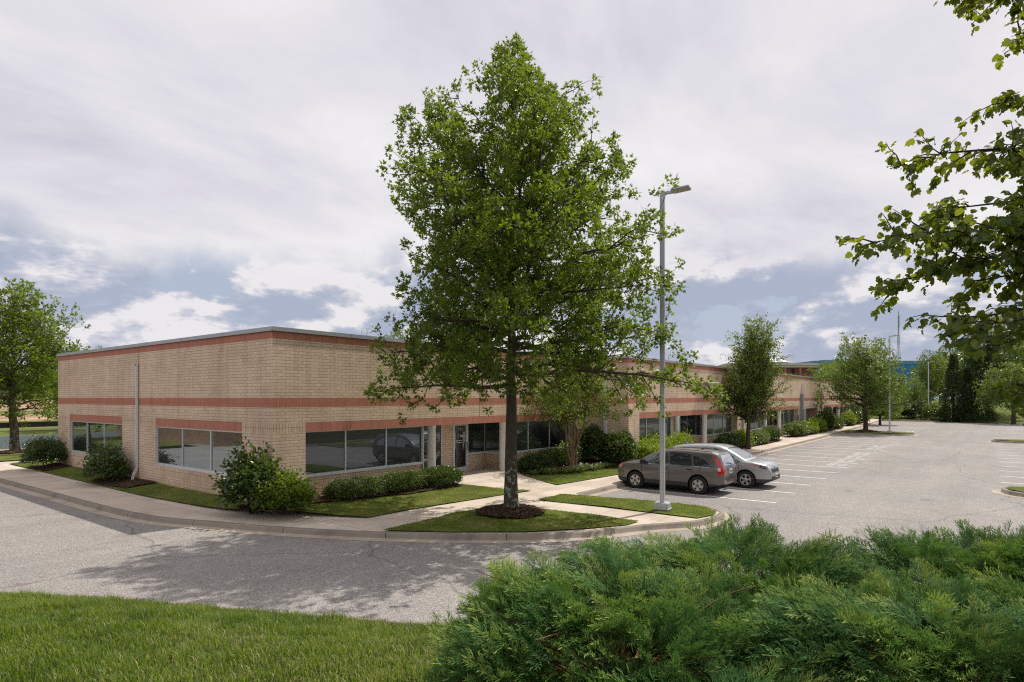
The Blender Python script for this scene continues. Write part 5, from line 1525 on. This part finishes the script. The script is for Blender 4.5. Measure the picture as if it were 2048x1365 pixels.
# ================================================================== CARS
def make_car(kind):
    gray = kind == 'gray'
    if gray:
        t = thing('parked_car', 'grey brown older crossover parked nose in behind the lamp post', 'car', (23.86, 10.2, 0), R(90))
        paint = carpaint('grey_brown_paint', (0.155, 0.14, 0.134), .5)
        Lf, Lr, HW, WB = 2.27, -2.27, .905, 2.62
        top = [(-2.27, .78), (-2.255, .98), (-2.235, 1.06), (-2.2, 1.16), (-2.09, 1.45), (-1.98, 1.575), (-1.78, 1.625), (-1.2, 1.655), (-.6, 1.675), (-.1, 1.665), (.25, 1.62), (.5, 1.545), (.85, 1.375), (1.17, 1.175), (1.3, 1.13), (1.6, 1.09), (1.85, 1.045), (2.03, .995), (2.13, .945), (2.2, .86), (2.25, .72), (2.27, .58)]
        belt0, belt1 = 1.03, 1.07
    else:
        t = thing('parked_car', 'silver newer crossover backed into the bay, bonnet towards the aisle', 'car', (26.68, 9.3, 0), R(-90))
        paint = carpaint('silver_paint', (0.38, 0.385, 0.4), .6)
        Lf, Lr, HW, WB = 2.29, -2.29, .925, 2.66
        top = [(-2.29, .8), (-2.27, 1.0), (-2.2, 1.1), (-2.12, 1.25), (-1.95, 1.5), (-1.82, 1.58), (-1.6, 1.625), (-1.1, 1.67), (-.5, 1.69), (0, 1.68), (.3, 1.63), (.55, 1.55), (.9, 1.37), (1.22, 1.19), (1.35, 1.135), (1.65, 1.085), (1.9, 1.04), (2.08, .985), (2.17, .9), (2.23, .78), (2.275, .64), (2.29, .52)]
        belt0, belt1 = 1.02, 1.1
    tx = np.array([a for a, _ in top]); tz = np.array([b for _, b in top])
    ztop = lambda x: float(np.interp(x, tx, tz))
    def wplan(x):
        e = np.interp(x, [Lr, Lr + .08, Lr + .3, Lr + .8, 0, Lf - .9, Lf - .45, Lf - .15, Lf - .04, Lf], [.8, .87, .94, .985, 1, .99, .955, .83, .7, .6])
        return HW * float(e)
    zbot = lambda x: float(np.interp(x, [Lr, Lr + .25, Lr + .6, -.9, .9, Lf - .55, Lf - .2, Lf], [.42, .33, .27, .24, .24, .22, .24, .34]))
    zbelt = lambda x: float(np.interp(x, [Lr, Lf - 1.1], [belt1, belt0]))
    xs = np.unique(np.concatenate([np.linspace(Lr + .3, Lf - .3, 42), tx, np.linspace(Lr, Lr + .3, 7), np.linspace(Lf - .3, Lf, 8)]))
    rows = []
    for x in xs:
        W_ = wplan(x); zt = ztop(x); zb_ = zbot(x); zbl = min(zbelt(x), zt - .06)
        clad = max(zb_ + .06, .42)
        zs = [zb_ + .01, zb_ + .04, clad - .01, clad + .01, clad + .1]
        zs = zs + [zs[-1] + (zbl - zs[-1]) * f for f in (.3, .55, .8, 1.0)]
        ys = [W_ * v for v in (.9, .965, .985, .985, .99, 1.0, 1.0, .992, .975)]
        # shoulder crease and upper body
        gh = max(zt - zbl, .02); k = min(1.0, gh / .5)
        for f in (.2, .45, .7, .86):
            zs.append(zbl + gh * f); ys.append(W_ * (.975 - (.03 + .2 * k) * f ** 1.15 - (1 - k) * .10 * f ** 2))
        e = ys[-1]
        zs += [zt - .035 * (k + .3), zt - .012 * (k + .2), zt, zt + .012]; ys += [e * .965, e * .88, e * .55, 0.0]
        rows.append([(x, 0.0, zb_)] + [(x, y, z) for y, z in zip(ys, zs)])
    m = len(rows[0]); V = []; F = []
    bm = bmesh.new(); G = []
    for r in rows:
        lft = [bm.verts.new(p) for p in r]
        rgt = [lft[0]] + [bm.verts.new((p[0], -p[1], p[2])) for p in r[1:-1]] + [lft[-1]]
        G.append(lft + rgt[-2:0:-1])
    k = len(G[0])
    for a, b in zip(G[:-1], G[1:]):
        for j in range(k):
            j2 = (j + 1) % k
            try: bm.faces.new((a[j], b[j], b[j2], a[j2]))
            except ValueError: pass
    for ring_ in (G[0], G[-1]):
        try: bm.faces.new(ring_)
        except ValueError: pass
    bmesh.ops.recalc_face_normals(bm, faces=bm.faces)
    bvh = BVHTree.FromBMesh(bm)
    me = bpy.data.meshes.new('body'); bm.to_mesh(me); bm.free()
    body = link('body', me, [paint, M_clad, M_dark], t)
    # wheel openings
    xf, xr, rw = WB / 2, -WB / 2, .352
    cut = MB()
    for xw in (xf, xr):
        for s in (-1, 1):
            n0 = len(cut.v)
            y0, y1 = sorted((s * .5, s * 1.3))
            for yv in (y0, y1):
                for q in range(28): cut.v.append((xw + .405 * math.cos(6.2832 * q / 28), yv, rw + .02 + .405 * math.sin(6.2832 * q / 28)))
            for q in range(28):
                cut.f.append((n0 + q, n0 + (q + 1) % 28, n0 + 28 + (q + 1) % 28, n0 + 28 + q))
            cut.f.append(tuple(n0 + q for q in range(28))[::-1]); cut.f.append(tuple(n0 + 28 + q for q in range(28)))
    cm = bpy.data.meshes.new('cut'); cm.from_pydata(cut.v, [], cut.f); cm.update()
    bmc = bmesh.new(); bmc.from_mesh(cm); bmesh.ops.recalc_face_normals(bmc, faces=bmc.faces); bmc.to_mesh(cm); bmc.free()
    co = bpy.data.objects.new('cut', cm); bpy.context.scene.collection.objects.link(co)
    loc, rot = t.location.copy(), t.rotation_euler.copy()
    md = body.modifiers.new('b', 'BOOLEAN'); md.operation = 'DIFFERENCE'; md.object = co; md.solver = 'EXACT'
    t.location = (0, 0, 0); t.rotation_euler = (0, 0, 0)
    bpy.context.view_layer.update()
    dg = bpy.context.evaluated_depsgraph_get()
    nm = bpy.data.meshes.new_from_object(body.evaluated_get(dg))
    body.modifiers.clear(); body.data = nm; nm.name = 'body'
    t.location = loc; t.rotation_euler = rot
    bpy.data.objects.remove(co)
    nm.materials.clear()
    for q in (paint, M_clad, M_dark): nm.materials.append(q)
    for p in nm.polygons:
        c = p.center; p.use_smooth = True; p.material_index = 0
        if c.z < max(zbot(c.x) + .06, .42) + .0: p.material_index = 1
        for xw in (xf, xr):
            d = math.hypot(c.x - xw, c.z - rw - .02)
            if d < .4 or (abs(d - .403) < .008 and abs(p.normal.y) < .5): p.material_index = 2
    nm.set_sharp_from_angle(angle=R(38))
    # patches lying on the skin ------------------------------------------------
    def patch(name, poly, axis, s, mat, par=None, lift=.004, sp=.05, thick=0):
        poly = np.array(poly, float); pts = []
        for a, b in zip(poly, np.roll(poly, -1, 0)):
            n = max(1, int(np.linalg.norm(b - a) / sp))
            for q in range(n): pts.append(a + (b - a) * q / n)
        nb = len(pts); lo, hi = poly.min(0), poly.max(0)
        gx_, gy_ = np.meshgrid(np.arange(lo[0], hi[0], sp), np.arange(lo[1], hi[1], sp)); Gp = np.stack([gx_.ravel(), gy_.ravel()], 1) + .003
        Gp = Gp[in_poly(Gp, poly)]
        if len(Gp): Gp = Gp[dist_line(Gp, np.vstack([poly, poly[:1]])) > sp * .35]
        r = delaunay_2d_cdt([Vector(p) for p in pts] + [Vector(p) for p in Gp], [(i, (i + 1) % nb) for i in range(nb)], [], 1, 1e-6)
        out = []
        for p in r[0]:
            if axis == 'side': o, d = Vector((p.x, s * 3, p.y)), Vector((0, -s, 0))
            elif axis == 'top': o, d = Vector((p.x, p.y, 4)), Vector((0, 0, -1))
            else: o, d = Vector((s * 4, p.x, p.y)), Vector((-s, 0, 0))
            h = bvh.ray_cast(o, d)
            out.append(h[0] + h[1] * lift if h[0] is not None else None)
        fs = [f for f in r[2] if all(out[i] is not None for i in f)]
        V = [tuple(v) if v is not None else (0, 0, 0) for v in out]
        mm = bpy.data.meshes.new(name); mm.from_pydata(V, [], fs); mm.update()
        return link(name, mm, mat, par if par is not None else t, True)
    bz = zbelt(0)
    for s in (-1, 1):
        if gray:
            side = [('side_window', [(1.02, bz + .03), (.62, 1.34), (.3, 1.48), (.08, 1.53), (-.02, 1.535), (-.1, bz + .03)]),
                    ('side_window', [(-.2, bz + .03), (-.12, 1.54), (-.6, 1.545), (-.98, 1.5), (-1.08, bz + .03)]),
                    ('quarter_window', [(-1.16, bz + .04), (-1.08, 1.47), (-1.3, 1.42), (-1.55, 1.31), (-1.75, 1.17), (-1.8, 1.1), (-1.74, bz + .04)])]
        else:
            side = [('side_window', [(1.05, bz + .03), (.65, 1.36), (.3, 1.5), (.08, 1.55), (-.06, 1.555), (-.12, bz + .04)]),
                    ('side_window', [(-.22, bz + .04), (-.14, 1.56), (-.62, 1.56), (-1.0, 1.52), (-1.1, bz + .05)]),
                    ('quarter_window', [(-1.18, bz + .06), (-1.1, 1.5), (-1.4, 1.44), (-1.72, 1.34), (-1.62, 1.22)])]
        for nm_, pl in side: patch(nm_, pl, 'side', s, M_carglass)
        # bright strip under the glass, door gaps, handles
        patch('belt_trim', [(1.12, bz), (1.12, bz + .022), (-1.76, bz + .03), (-1.76, bz + .008)], 'side', s, M_chrome if gray else M_black, None, .006)
        for xg in ((1.03, -.15, -1.12) if gray else (1.06, -.16, -1.15)):
            patch('door_gap', [(xg - .006, .44), (xg + .006, .44), (xg + .006, bz), (xg - .006, bz)], 'side', s, M_dark, None, .003)
        patch('door_gap', [(1.03, .436), (1.03, .446), (-.95, .446), (-.95, .436)], 'side', s, M_dark, None, .003)
        for xh in (.02, -.98):
            h = bvh.ray_cast(Vector((xh, s * 3, bz - .11)), Vector((0, -s, 0)))[0]
            mb = MB(); mb.box(xh - .11, xh + .11, min(h.y, h.y + s * .035), max(h.y, h.y + s * .035), bz - .13, bz - .095); mb.build('door_handle', M_black if gray else paint, t, .012)
        # mirror
        mb = MB(); Mm = Matrix.Translation((.92, s * (HW + .1), bz + .09)) @ Matrix.Rotation(s * R(-12), 4, 'Z')
        mb.box(-.06, .07, -.12, .12, -.08, .09, 0, Mm); mb.box(-.02, .04, -.2 if s > 0 else .1, -.1 if s > 0 else .2, -.07, -.03, 0, Mm); mb.build('wing_mirror', M_black if gray else paint, t, .03)
        # lamps
        if gray:
            hl = patch('headlight', [(2.17, .8), (2.14, .89), (2.0, .955), (1.82, .985), (1.92, .88), (2.05, .78)], 'side', s, M_clear, None, .008)
            patch('indicator', [(1.98, .955), (1.8, .99), (1.88, .89), (1.97, .87)], 'side', s, M_amber, hl, .012)
            tl = patch('tail_light', [(-2.22, .8), (-2.05, .8), (-2.045, 1.0), (-2.03, 1.15), (-1.995, 1.4), (-2.03, 1.42), (-2.12, 1.2), (-2.17, 1.1), (-2.21, .98)], 'side', s, M_redlens, None, .008)
            patch('reverse_lamp', [(-2.17, .93), (-2.06, .93), (-2.05, 1.06), (-2.14, 1.06)], 'side', s, M_clear, tl, .012)
            patch('tail_light', [(s * .6, .8), (s * .83, .8), (s * .8, 1.1), (s * .72, 1.43), (s * .67, 1.45), (s * .7, 1.2), (s * .64, 1.04)], 'end', -1, M_redlens, None, .008, .04)
            patch('reflector', [(s * .5, .52), (s * .72, .52), (s * .72, .56), (s * .5, .56)], 'end', -1, M_redlens, None, .006)
        else:
            hl = patch('headlight', [(2.2, .86), (2.02, .96), (1.75, .985), (1.6, .975), (1.85, .88), (2.1, .8)], 'side', s, plain('smoked_lamp', (.05, .055, .06), .1, coat=1.0), None, .008)
            patch('indicator', [(1.66, .975), (1.8, .975), (1.9, .9), (1.78, .92)], 'side', s, M_amber, hl, .011)
            patch('headlight', [(s * .42, .8), (s * .62, .82), (s * .72, .86), (s * .7, .95), (s * .55, .93), (s * .42, .9)], 'end', 1, M_clear, None, .008, .04)
            patch('tail_light', [(-2.25, .9), (-2.05, .9), (-1.98, 1.1), (-1.88, 1.5), (-1.95, 1.52), (-2.1, 1.2)], 'side', s, M_redlens, None, .008)
    # front and rear glass, roof details
    a, b = (1.2, .42) if gray else (1.24, .46)
    patch('windscreen', [(a - .02, -.66), (a + .015, -.3), (a + .03, 0), (a + .015, .3), (a - .02, .66), (b + .02, .55), (b, 0), (b + .02, -.55)], 'top', 1, M_screen, None, .006, .06)
    for s in (-.1, .42):
        za = bvh.ray_cast(Vector((a - .02, s, 4)), Vector((0, 0, -1)))[0]; z2 = bvh.ray_cast(Vector((a - .1, s + .38, 4)), Vector((0, 0, -1)))[0]
        mb = MB(); mb.tube([za + Vector((.02, 0, .02)), z2 + Vector((0, 0, .02))], .008, 6); mb.build('wiper', M_black, t)
    patch('rear_window', [(-.6, 1.12), (.6, 1.12), (.55, 1.42), (.5, 1.5), (-.5, 1.5), (-.55, 1.42)], 'end', -1, M_screen if gray else M_carglass, None, .007, .05)
    if gray:
        for s in (-1, 1):
            mb = MB(); pts = []
            for x in np.linspace(.1, -1.75, 9):
                h = bvh.ray_cast(Vector((x, s * .56, 4)), Vector((0, 0, -1)))[0]; pts.append(h + Vector((0, 0, .012)))
            mb.tube(pts, .013, 6); mb.build('roof_trim', paint, t)
        mb = MB(); mb.box(-1.2, -1.1, -.02, .02, 1.66, 1.69); mb.tube([(-1.15, 0, 1.68), (-1.45, 0, 1.86)], .005, 5); mb.build('aerial', M_black, t)
        mb = MB(); h = bvh.ray_cast(Vector((-4, .02, 1.16)), Vector((1, 0, 0)))[0]
        mb.tube([h + Vector((-.02, -.25, .0)), h + Vector((-.025, .25, .08))], .012, 6); mb.build('wiper', M_black, t)
        # plate, emblem, bumper step
        pz = .9
        mb = MB(); mb.box(-2.285, -2.262, -.16, .16, pz - .08, pz + .08)
        pl = mb.build('number_plate', M_plate, t, .004)
        mb = MB()
        for q in range(7): mb.box(-2.288, -2.2852, -.125 + q * .038, -.105 + q * .038, pz - .035, pz + .03)
        mb.build('plate_marks', M_black, pl)
        mb = MB(); mb.box(-2.275, -2.255, -.3, .3, 1.015, 1.045); mb.build('tailgate_garnish', M_chrome, t, .006)
        E_ = [(-2.275, 1.08)]
        mb = MB(); x = -2.262; zc_ = 1.095
        for y0, y1, z0, z1 in ((-.05, -.03, -.035, .035), (.03, .05, -.035, .035), (-.03, .03, -.008, .008)): mb.box(x - .02, x, y0, y1, zc_ + z0, zc_ + z1)
        mb.build('emblem', M_chrome, t)
        vs, fs = words('4WD', 0, 0, 1.0)
        if vs:
            mb = MB(); mx = max(v.x for v in vs); my = max(v.y for v in vs)
            for f in fs: mb.face([(-2.268, .62 - vs[i].x / mx * .16, .96 + vs[i].y / my * .05) for i in f])
            mb.build('lettering', M_chrome, t)
        patch('tailgate_gap', [(-.7, .74), (.7, .74), (.7, .752), (-.7, .752)], 'end', -1, M_dark, None, .004)
        patch('bumper_step', [(-.66, .62), (.66, .62), (.66, .68), (-.66, .68)], 'end', -1, M_clad, None, .004)
        patch('grille', [(-.5, .72), (.5, .72), (.45, .84), (-.45, .84)], 'end', 1, M_black, None, .006)
        patch('bumper_intake', [(-.6, .42), (.6, .42), (.55, .58), (-.55, .58)], 'end', 1, M_black, None, .006)
    else:
        patch('grille', [(-.5, .66), (.5, .66), (.46, .86), (-.46, .86)], 'end', 1, M_black, None, .006, .04)
        for s in (-1, 1):
            patch('grille_wing', [(s * .1, .8), (s * .1, .88), (s * .46, .88), (s * .5, .84), (s * .3, .83), (s * .2, .78)], 'end', 1, M_chrome, None, .014, .04)
        x = bvh.ray_cast(Vector((4, 0, .82)), Vector((-1, 0, 0)))[0].x + .012
        mb = MB()
        for y0, y1, z0, z1 in ((-.055, -.032, -.05, .05), (.032, .055, -.05, .05), (-.032, .032, -.01, .01), (-.08, .08, .06, .075), (-.08, .08, -.075, -.06)): mb.box(x - .02, x + .01, y0, y1, .82 + z0, .82 + z1)
        mb.build('emblem', M_chrome, t)
        patch('bumper_intake', [(-.62, .36), (.62, .36), (.55, .52), (-.55, .52)], 'end', 1, M_black, None, .006, .05)
        x = bvh.ray_cast(Vector((4, 0, .5)), Vector((-1, 0, 0)))[0].x
        mb = MB(); mb.box(x, x + .03, -.16, .16, .45, .6); pl = mb.build('number_plate', M_plate, t, .004)
        mb = MB()
        for q in range(7): mb.box(x + .031, x + .033, -.125 + q * .038, -.105 + q * .038, .49, .555)
        mb.build('plate_marks', M_black, pl)
        mb = MB(); mb.lathe([(.001, .1), (.03, .09), (.05, 0)], (-1.5, 0, 1.63), n=10); mb.box(-1.62, -1.42, -.012, .012, 1.64, 1.76); mb.build('aerial', paint, t, .01)
        patch('bonnet_gap', [(1.3, .76), (2.0, .6), (2.0, .612), (1.3, .772)], 'top', 1, M_dark, None, .003)
        patch('bonnet_gap', [(1.3, -.76), (2.0, -.6), (2.0, -.612), (1.3, -.772)], 'top', 1, M_dark, None, .003)
    # wheels
    for xw in (xf, xr):
        for s in (-1, 1):
            yo = s * (HW - .02)
            mb = MB(); w0 = [(.215, .0), (.245, .012), (.30, .018), (.335, .0), (rw, -.04), (rw, -.17), (.335, -.21), (.22, -.21)]
            mb.lathe([(r_, s * h_) for r_, h_ in w0], (xw, yo, rw), 'y', 40); wh = mb.build('wheel', M_tyre, t)
            mb = MB()
            if gray:
                mb.lathe([(.001, .006), (.06, .006), (.065, .0), (.1, -.004), (.2, .0), (.217, .008), (.22, -.06)], (xw, yo, rw), 'y', 40) if s > 0 else mb.lathe([(.001, -.006), (.06, -.006), (.065, .0), (.1, .004), (.2, .0), (.217, -.008), (.22, .06)], (xw, yo, rw), 'y', 40)
                rim = mb.build('rim', M_rim, wh)
                mb = MB()
                for q in range(5):
                    a0 = 6.2832 * q / 5 + .3
                    ptsq = [(xw + r_ * math.cos(a0 + da), yo + s * .009, rw + r_ * math.sin(a0 + da)) for r_, da in ((.125, -.2), (.185, -.24), (.195, 0), (.185, .24), (.125, .2), (.115, 0))]
                    mb.face(ptsq)
                mb.build('rim_opening', M_dark, rim)
                mb = MB(); mb.lathe([(.001, s * .02), (.045, s * .018), (.055, s * .006)], (xw, yo, rw), 'y', 20); mb.build('hub_cap', plain('hub_grey', (.2, .19, .18), .4, .5), rim)
            else:
                mb.lathe([(.205, s * .006), (.225, s * .012), (.228, -s * .03), (.2, -s * .03)], (xw, yo, rw), 'y', 40)
                for q in range(5):
                    for dq in (-.16, .16):
                        a0 = 6.2832 * q / 5 + dq + .2; c_, s_ = math.cos(a0), math.sin(a0); wv = .021
                        mb.face([(xw + r_ * c_ - k_ * s_, yo + s * dpt, rw + r_ * s_ + k_ * c_) for r_, k_, dpt in ((.05, -wv, .0), (.215, -wv * 1.2, .008), (.215, wv * 1.2, .008), (.05, wv, .0))])
                mb.lathe([(.001, s * .008), (.06, s * .006), (.065, -s * .01)], (xw, yo, rw), 'y', 20)
                rim = mb.build('rim', M_rim, wh)
                mb = MB(); mb.lathe([(.001, -s * .05), (.215, -s * .05)], (xw, yo, rw), 'y', 30); mb.build('dark_disc', M_dark, rim)  # flat dark disc filling the gaps behind the spokes
    # dark underside
    mb = MB(); mb.box(Lr + .3, Lf - .3, -.72, .72, .2, .3); mb.build('underbody', M_dark, t)
    return t
make_car('gray')
make_car('silver')

# ================================================================== FAR BUILDINGS, MAST, FENCE
def far_block(name, label, cat, px0, px1, fw, ztop_, depth, mat, parts):
    """local frame: x along the front, y back, z up"""
    a = np.array(RAY(px0, fw)); b = np.array(RAY(px1, fw)); L = np.linalg.norm(b - a)
    t = thing(name, label, cat, (a[0], a[1], 0), math.atan2(b[1] - a[1], b[0] - a[0]))
    parts(t, L, ztop_, depth)
    return t
zz_ = lambda y, fw: EYE + (796 - y) / FPX * fw
M_maroon = brick_mat('maroon_brick', (.16, .06, .05), (.12, .045, .04), (.1, .06, .05), .6, .2, .5, .1)
M_pale = plain('pale_stone', (.5, .47, .42), .8, noise=.08, nscale=.5)
M_pink = plain('pink_brick_pier', (.3, .13, .1), .9)
def brick_hall(t, L, H, D):
    w = MB(); w.box(0, L, 0, D, -1, H - 1.6); w.build('wall', M_maroon, t)
    c = MB(); c.box(-.3, L + .5, -.5, D, H - 1.6, H - .8); c.box(-.6, L + .9, -.9, D, H - .8, H); c.build('cornice', M_pale, t)
    p = MB()
    for x in (L * .3, L * .62): p.box(x, x + .8, -.25, 0, -1, H - 1.6)
    p.build('pier', M_pink, t)
    s = MB(); s.box(0, L, -.2, 0, H - 5.6, H - 5.2); s.build('string_course', M_pale, t)
    for x in (L * .46,):
        g = MB(); g.box(x, x + 1.0, -.12, -.02, H - 4.0, H - 2.2); g.build('window', M_dark, t)
    r = MB(); x0, x1 = L * .02, L * .42
    r.box(x0, x1, 1, 7, H, H + .5); r.build('upper_storey', M_pale, t)
    q = MB(); A_ = (x0 - .6, .4, H + .5); B_ = (x1 + .8, .4, H + .5); C_ = (x1 + .8, 8, H + .5); D_ = (x0 - .6, 8, H + .5); E1 = ((x0 * .75 + x1 * .25), 4, H + 1.9); E2 = ((x0 * .3 + x1 * .7), 4, H + 1.9)
    q.face([A_, B_, E2, E1]); q.face([B_, C_, E2]); q.face([C_, D_, E1, E2]); q.face([D_, A_, E1]); q.build('roof', plain('white_metal_roof', (.7, .7, .72), .5), t)
far_block('brick_hall', 'maroon brick hall with pale cornice rising behind the long roof', 'building', 1540, 1634, 235, zz_(727, 235), 14, None, brick_hall)
def dome_hall(t, L, H, D):
    w = MB(); w.box(0, L, 0, D, -1, H - 2.2); w.build('wall', M_pale, t)
    r = MB(); n = 10
    P = [(L * k / n, H - 2.2 + 2.2 * (1 - (2 * k / n - 1) ** 2) ** .6) for k in range(n + 1)]
    for (xa, za), (xb, zb_) in zip(P[:-1], P[1:]): r.face([(xa, -.1, za), (xb, -.1, zb_), (xb, D, zb_), (xa, D, za)])
    r.face([(x, -.1, z) for x, z in P]); r.build('roof', plain('beige_vault', (.48, .42, .34), .7), t)
far_block('vaulted_hall', 'low beige vaulted roof peeping over the parapet left of the hornbeam', 'building', 1428, 1500, 210, zz_(726.5, 210), 20, None, dome_hall)
def blue_glass():
    m, nt, n, l, b = new_mat('blue_curtain_wall')
    t = N(nt, 'ShaderNodeTexCoord'); br = N(nt, 'ShaderNodeTexBrick'); br.offset = 0
    for k, v in (('Scale', 1), ('Brick Width', 1.6), ('Row Height', 3.2), ('Mortar Size', .07), ('Bias', -.2)): br.inputs[k].default_value = v
    mp = N(nt, 'ShaderNodeMapping'); mp.inputs['Rotation'].default_value = (R(90), 0, 0); l.new(t.outputs['Object'], mp.inputs[0]); l.new(mp.outputs[0], br.inputs['Vector'])
    br.inputs['Color1'].default_value = (.012, .15, .36, 1); br.inputs['Color2'].default_value = (.025, .22, .46, 1); br.inputs['Mortar'].default_value = (.02, .06, .13, 1)
    l.new(br.outputs['Color'], b.inputs['Base Color']); b.inputs['Roughness'].default_value = .25; b.inputs['Specular IOR Level'].default_value = .35
    return m
def blue_block(t, L, H, D):
    w = MB(); w.box(0, L, 0, D, -1, H - 2.2); w.build('curtain_wall', blue_glass(), t)
    p = MB(); p.box(-.3, L + .3, -.3, D, H - 2.2, H); p.build('parapet', plain('blue_grey_panel', (.08, .22, .36), .45), t)
    q = MB(); q.box(L * .1, L * .22, 4, 10, H, H + .8); q.build('roof_plant', M_grey, t)
far_block('glass_office', 'blue glass office block seen over the far trees', 'building', 1628, 1868, 400, zz_(722, 400), 30, None, blue_block)

def mast():
    fw = 430; x, y, _ = RAY(1797, fw); H = zz_(622, fw); hb = zz_(735, fw) - 6
    t = thing('radio_mast', 'thin grey lattice radio mast above the blue glass office', 'mast', (x, y, hb), 1.1)
    h = H - hb; mb = MB(); w0, w1 = 1.9, .35
    cor = lambda z, k: (lambda w: (w * math.cos(2.094 * k), w * math.sin(2.094 * k), z))((w0 + (w1 - w0) * min(1, z / (h * .72))) if z < h * .9 else w1)
    zs = list(np.linspace(0, h * .92, 24))
    for k in range(3): mb.tube([cor(z, k) for z in zs], .13, 5)
    for z0, z1 in zip(zs[:-1], zs[1:]):
        for k in range(3):
            mb.tube([cor(z0, k), cor(z1, (k + 1) % 3)], .055, 4); mb.tube([cor(z1, k), cor(z1, (k + 1) % 3)], .055, 4)
    mb.build('lattice', M_grey, t)
    a = MB(); a.tube([(0, 0, h * .9), (0, 0, h)], .18, 5); a.build('top_rod', M_grey, t)
    a = MB(); a.tube([(.6, -2.0, h * .76), (.6, -2.0, h * .95)], .08, 5); a.tube([(0, 0, h * .77), (.6, -2.0, h * .77)], .07, 5); a.build('whip_antenna', M_grey, t)
    a = MB(); a.tube([(-.5, 1.6, h * .5), (-.5, 1.6, h * .7)], .07, 5); a.tube([(0, 0, h * .66), (-.5, 1.6, h * .66)], .06, 5); a.build('whip_antenna', M_grey, t)
    for z, s in ((.16, 1), (.09, -1)):
        a = MB(); a.lathe([(.01, -.4), (1.15, 0), (1.15, .25), (.01, .35)], (1.2 * s, -2.6 * (1 if s < 0 else .2), h * z + 1), n=14); a.build('dish', M_grey, t)
mast()

# silt fence across the pond
def silt_fence():
    t = thing('silt_fence', 'low black fabric fence along the grass bank beyond the pond', 'fence', (0, 0, 0))
    pts = [(-60, 112), (-30, 108), (0, 110), (25, 108.5), (48, 111), (70, 112), (95, 116)]
    L = smooth_line(pts, 2.0); mb = MB()
    for a, b in zip(L[:-1], L[1:]):
        za, zb_ = gz(*a) - .1, gz(*b) - .1
        mb.face([(a[0], a[1], za), (b[0], b[1], zb_), (b[0], b[1], zb_ + .85), (a[0], a[1], za + .85)])
    mb.build('fabric', M_dark, t)
    p = MB()
    for q in L[::2]: p.box(q[0] - .03, q[0] + .03, q[1] - .07, q[1] - .02, gz(*q) - .1, gz(*q) + .95)
    o = p.build('stake', M_stem, t); o['kind'] = 'stuff'
silt_fence()
# pale path on the far shore
pp = smooth_line([(-70, 99), (-20, 97.5), (20, 97), (60, 98), (90, 100)], 3)
qa, qb = offset_line(pp, -.5), offset_line(pp, .5)
mb = MB()
for i in range(len(pp) - 1):
    mb.face([(*qa[i], gz(*qa[i]) + .06), (*qa[i + 1], gz(*qa[i + 1]) + .06), (*qb[i + 1], gz(*qb[i + 1]) + .06), (*qb[i], gz(*qb[i]) + .06)])
o = mb.build('path', M_gutter); o['kind'] = 'structure'
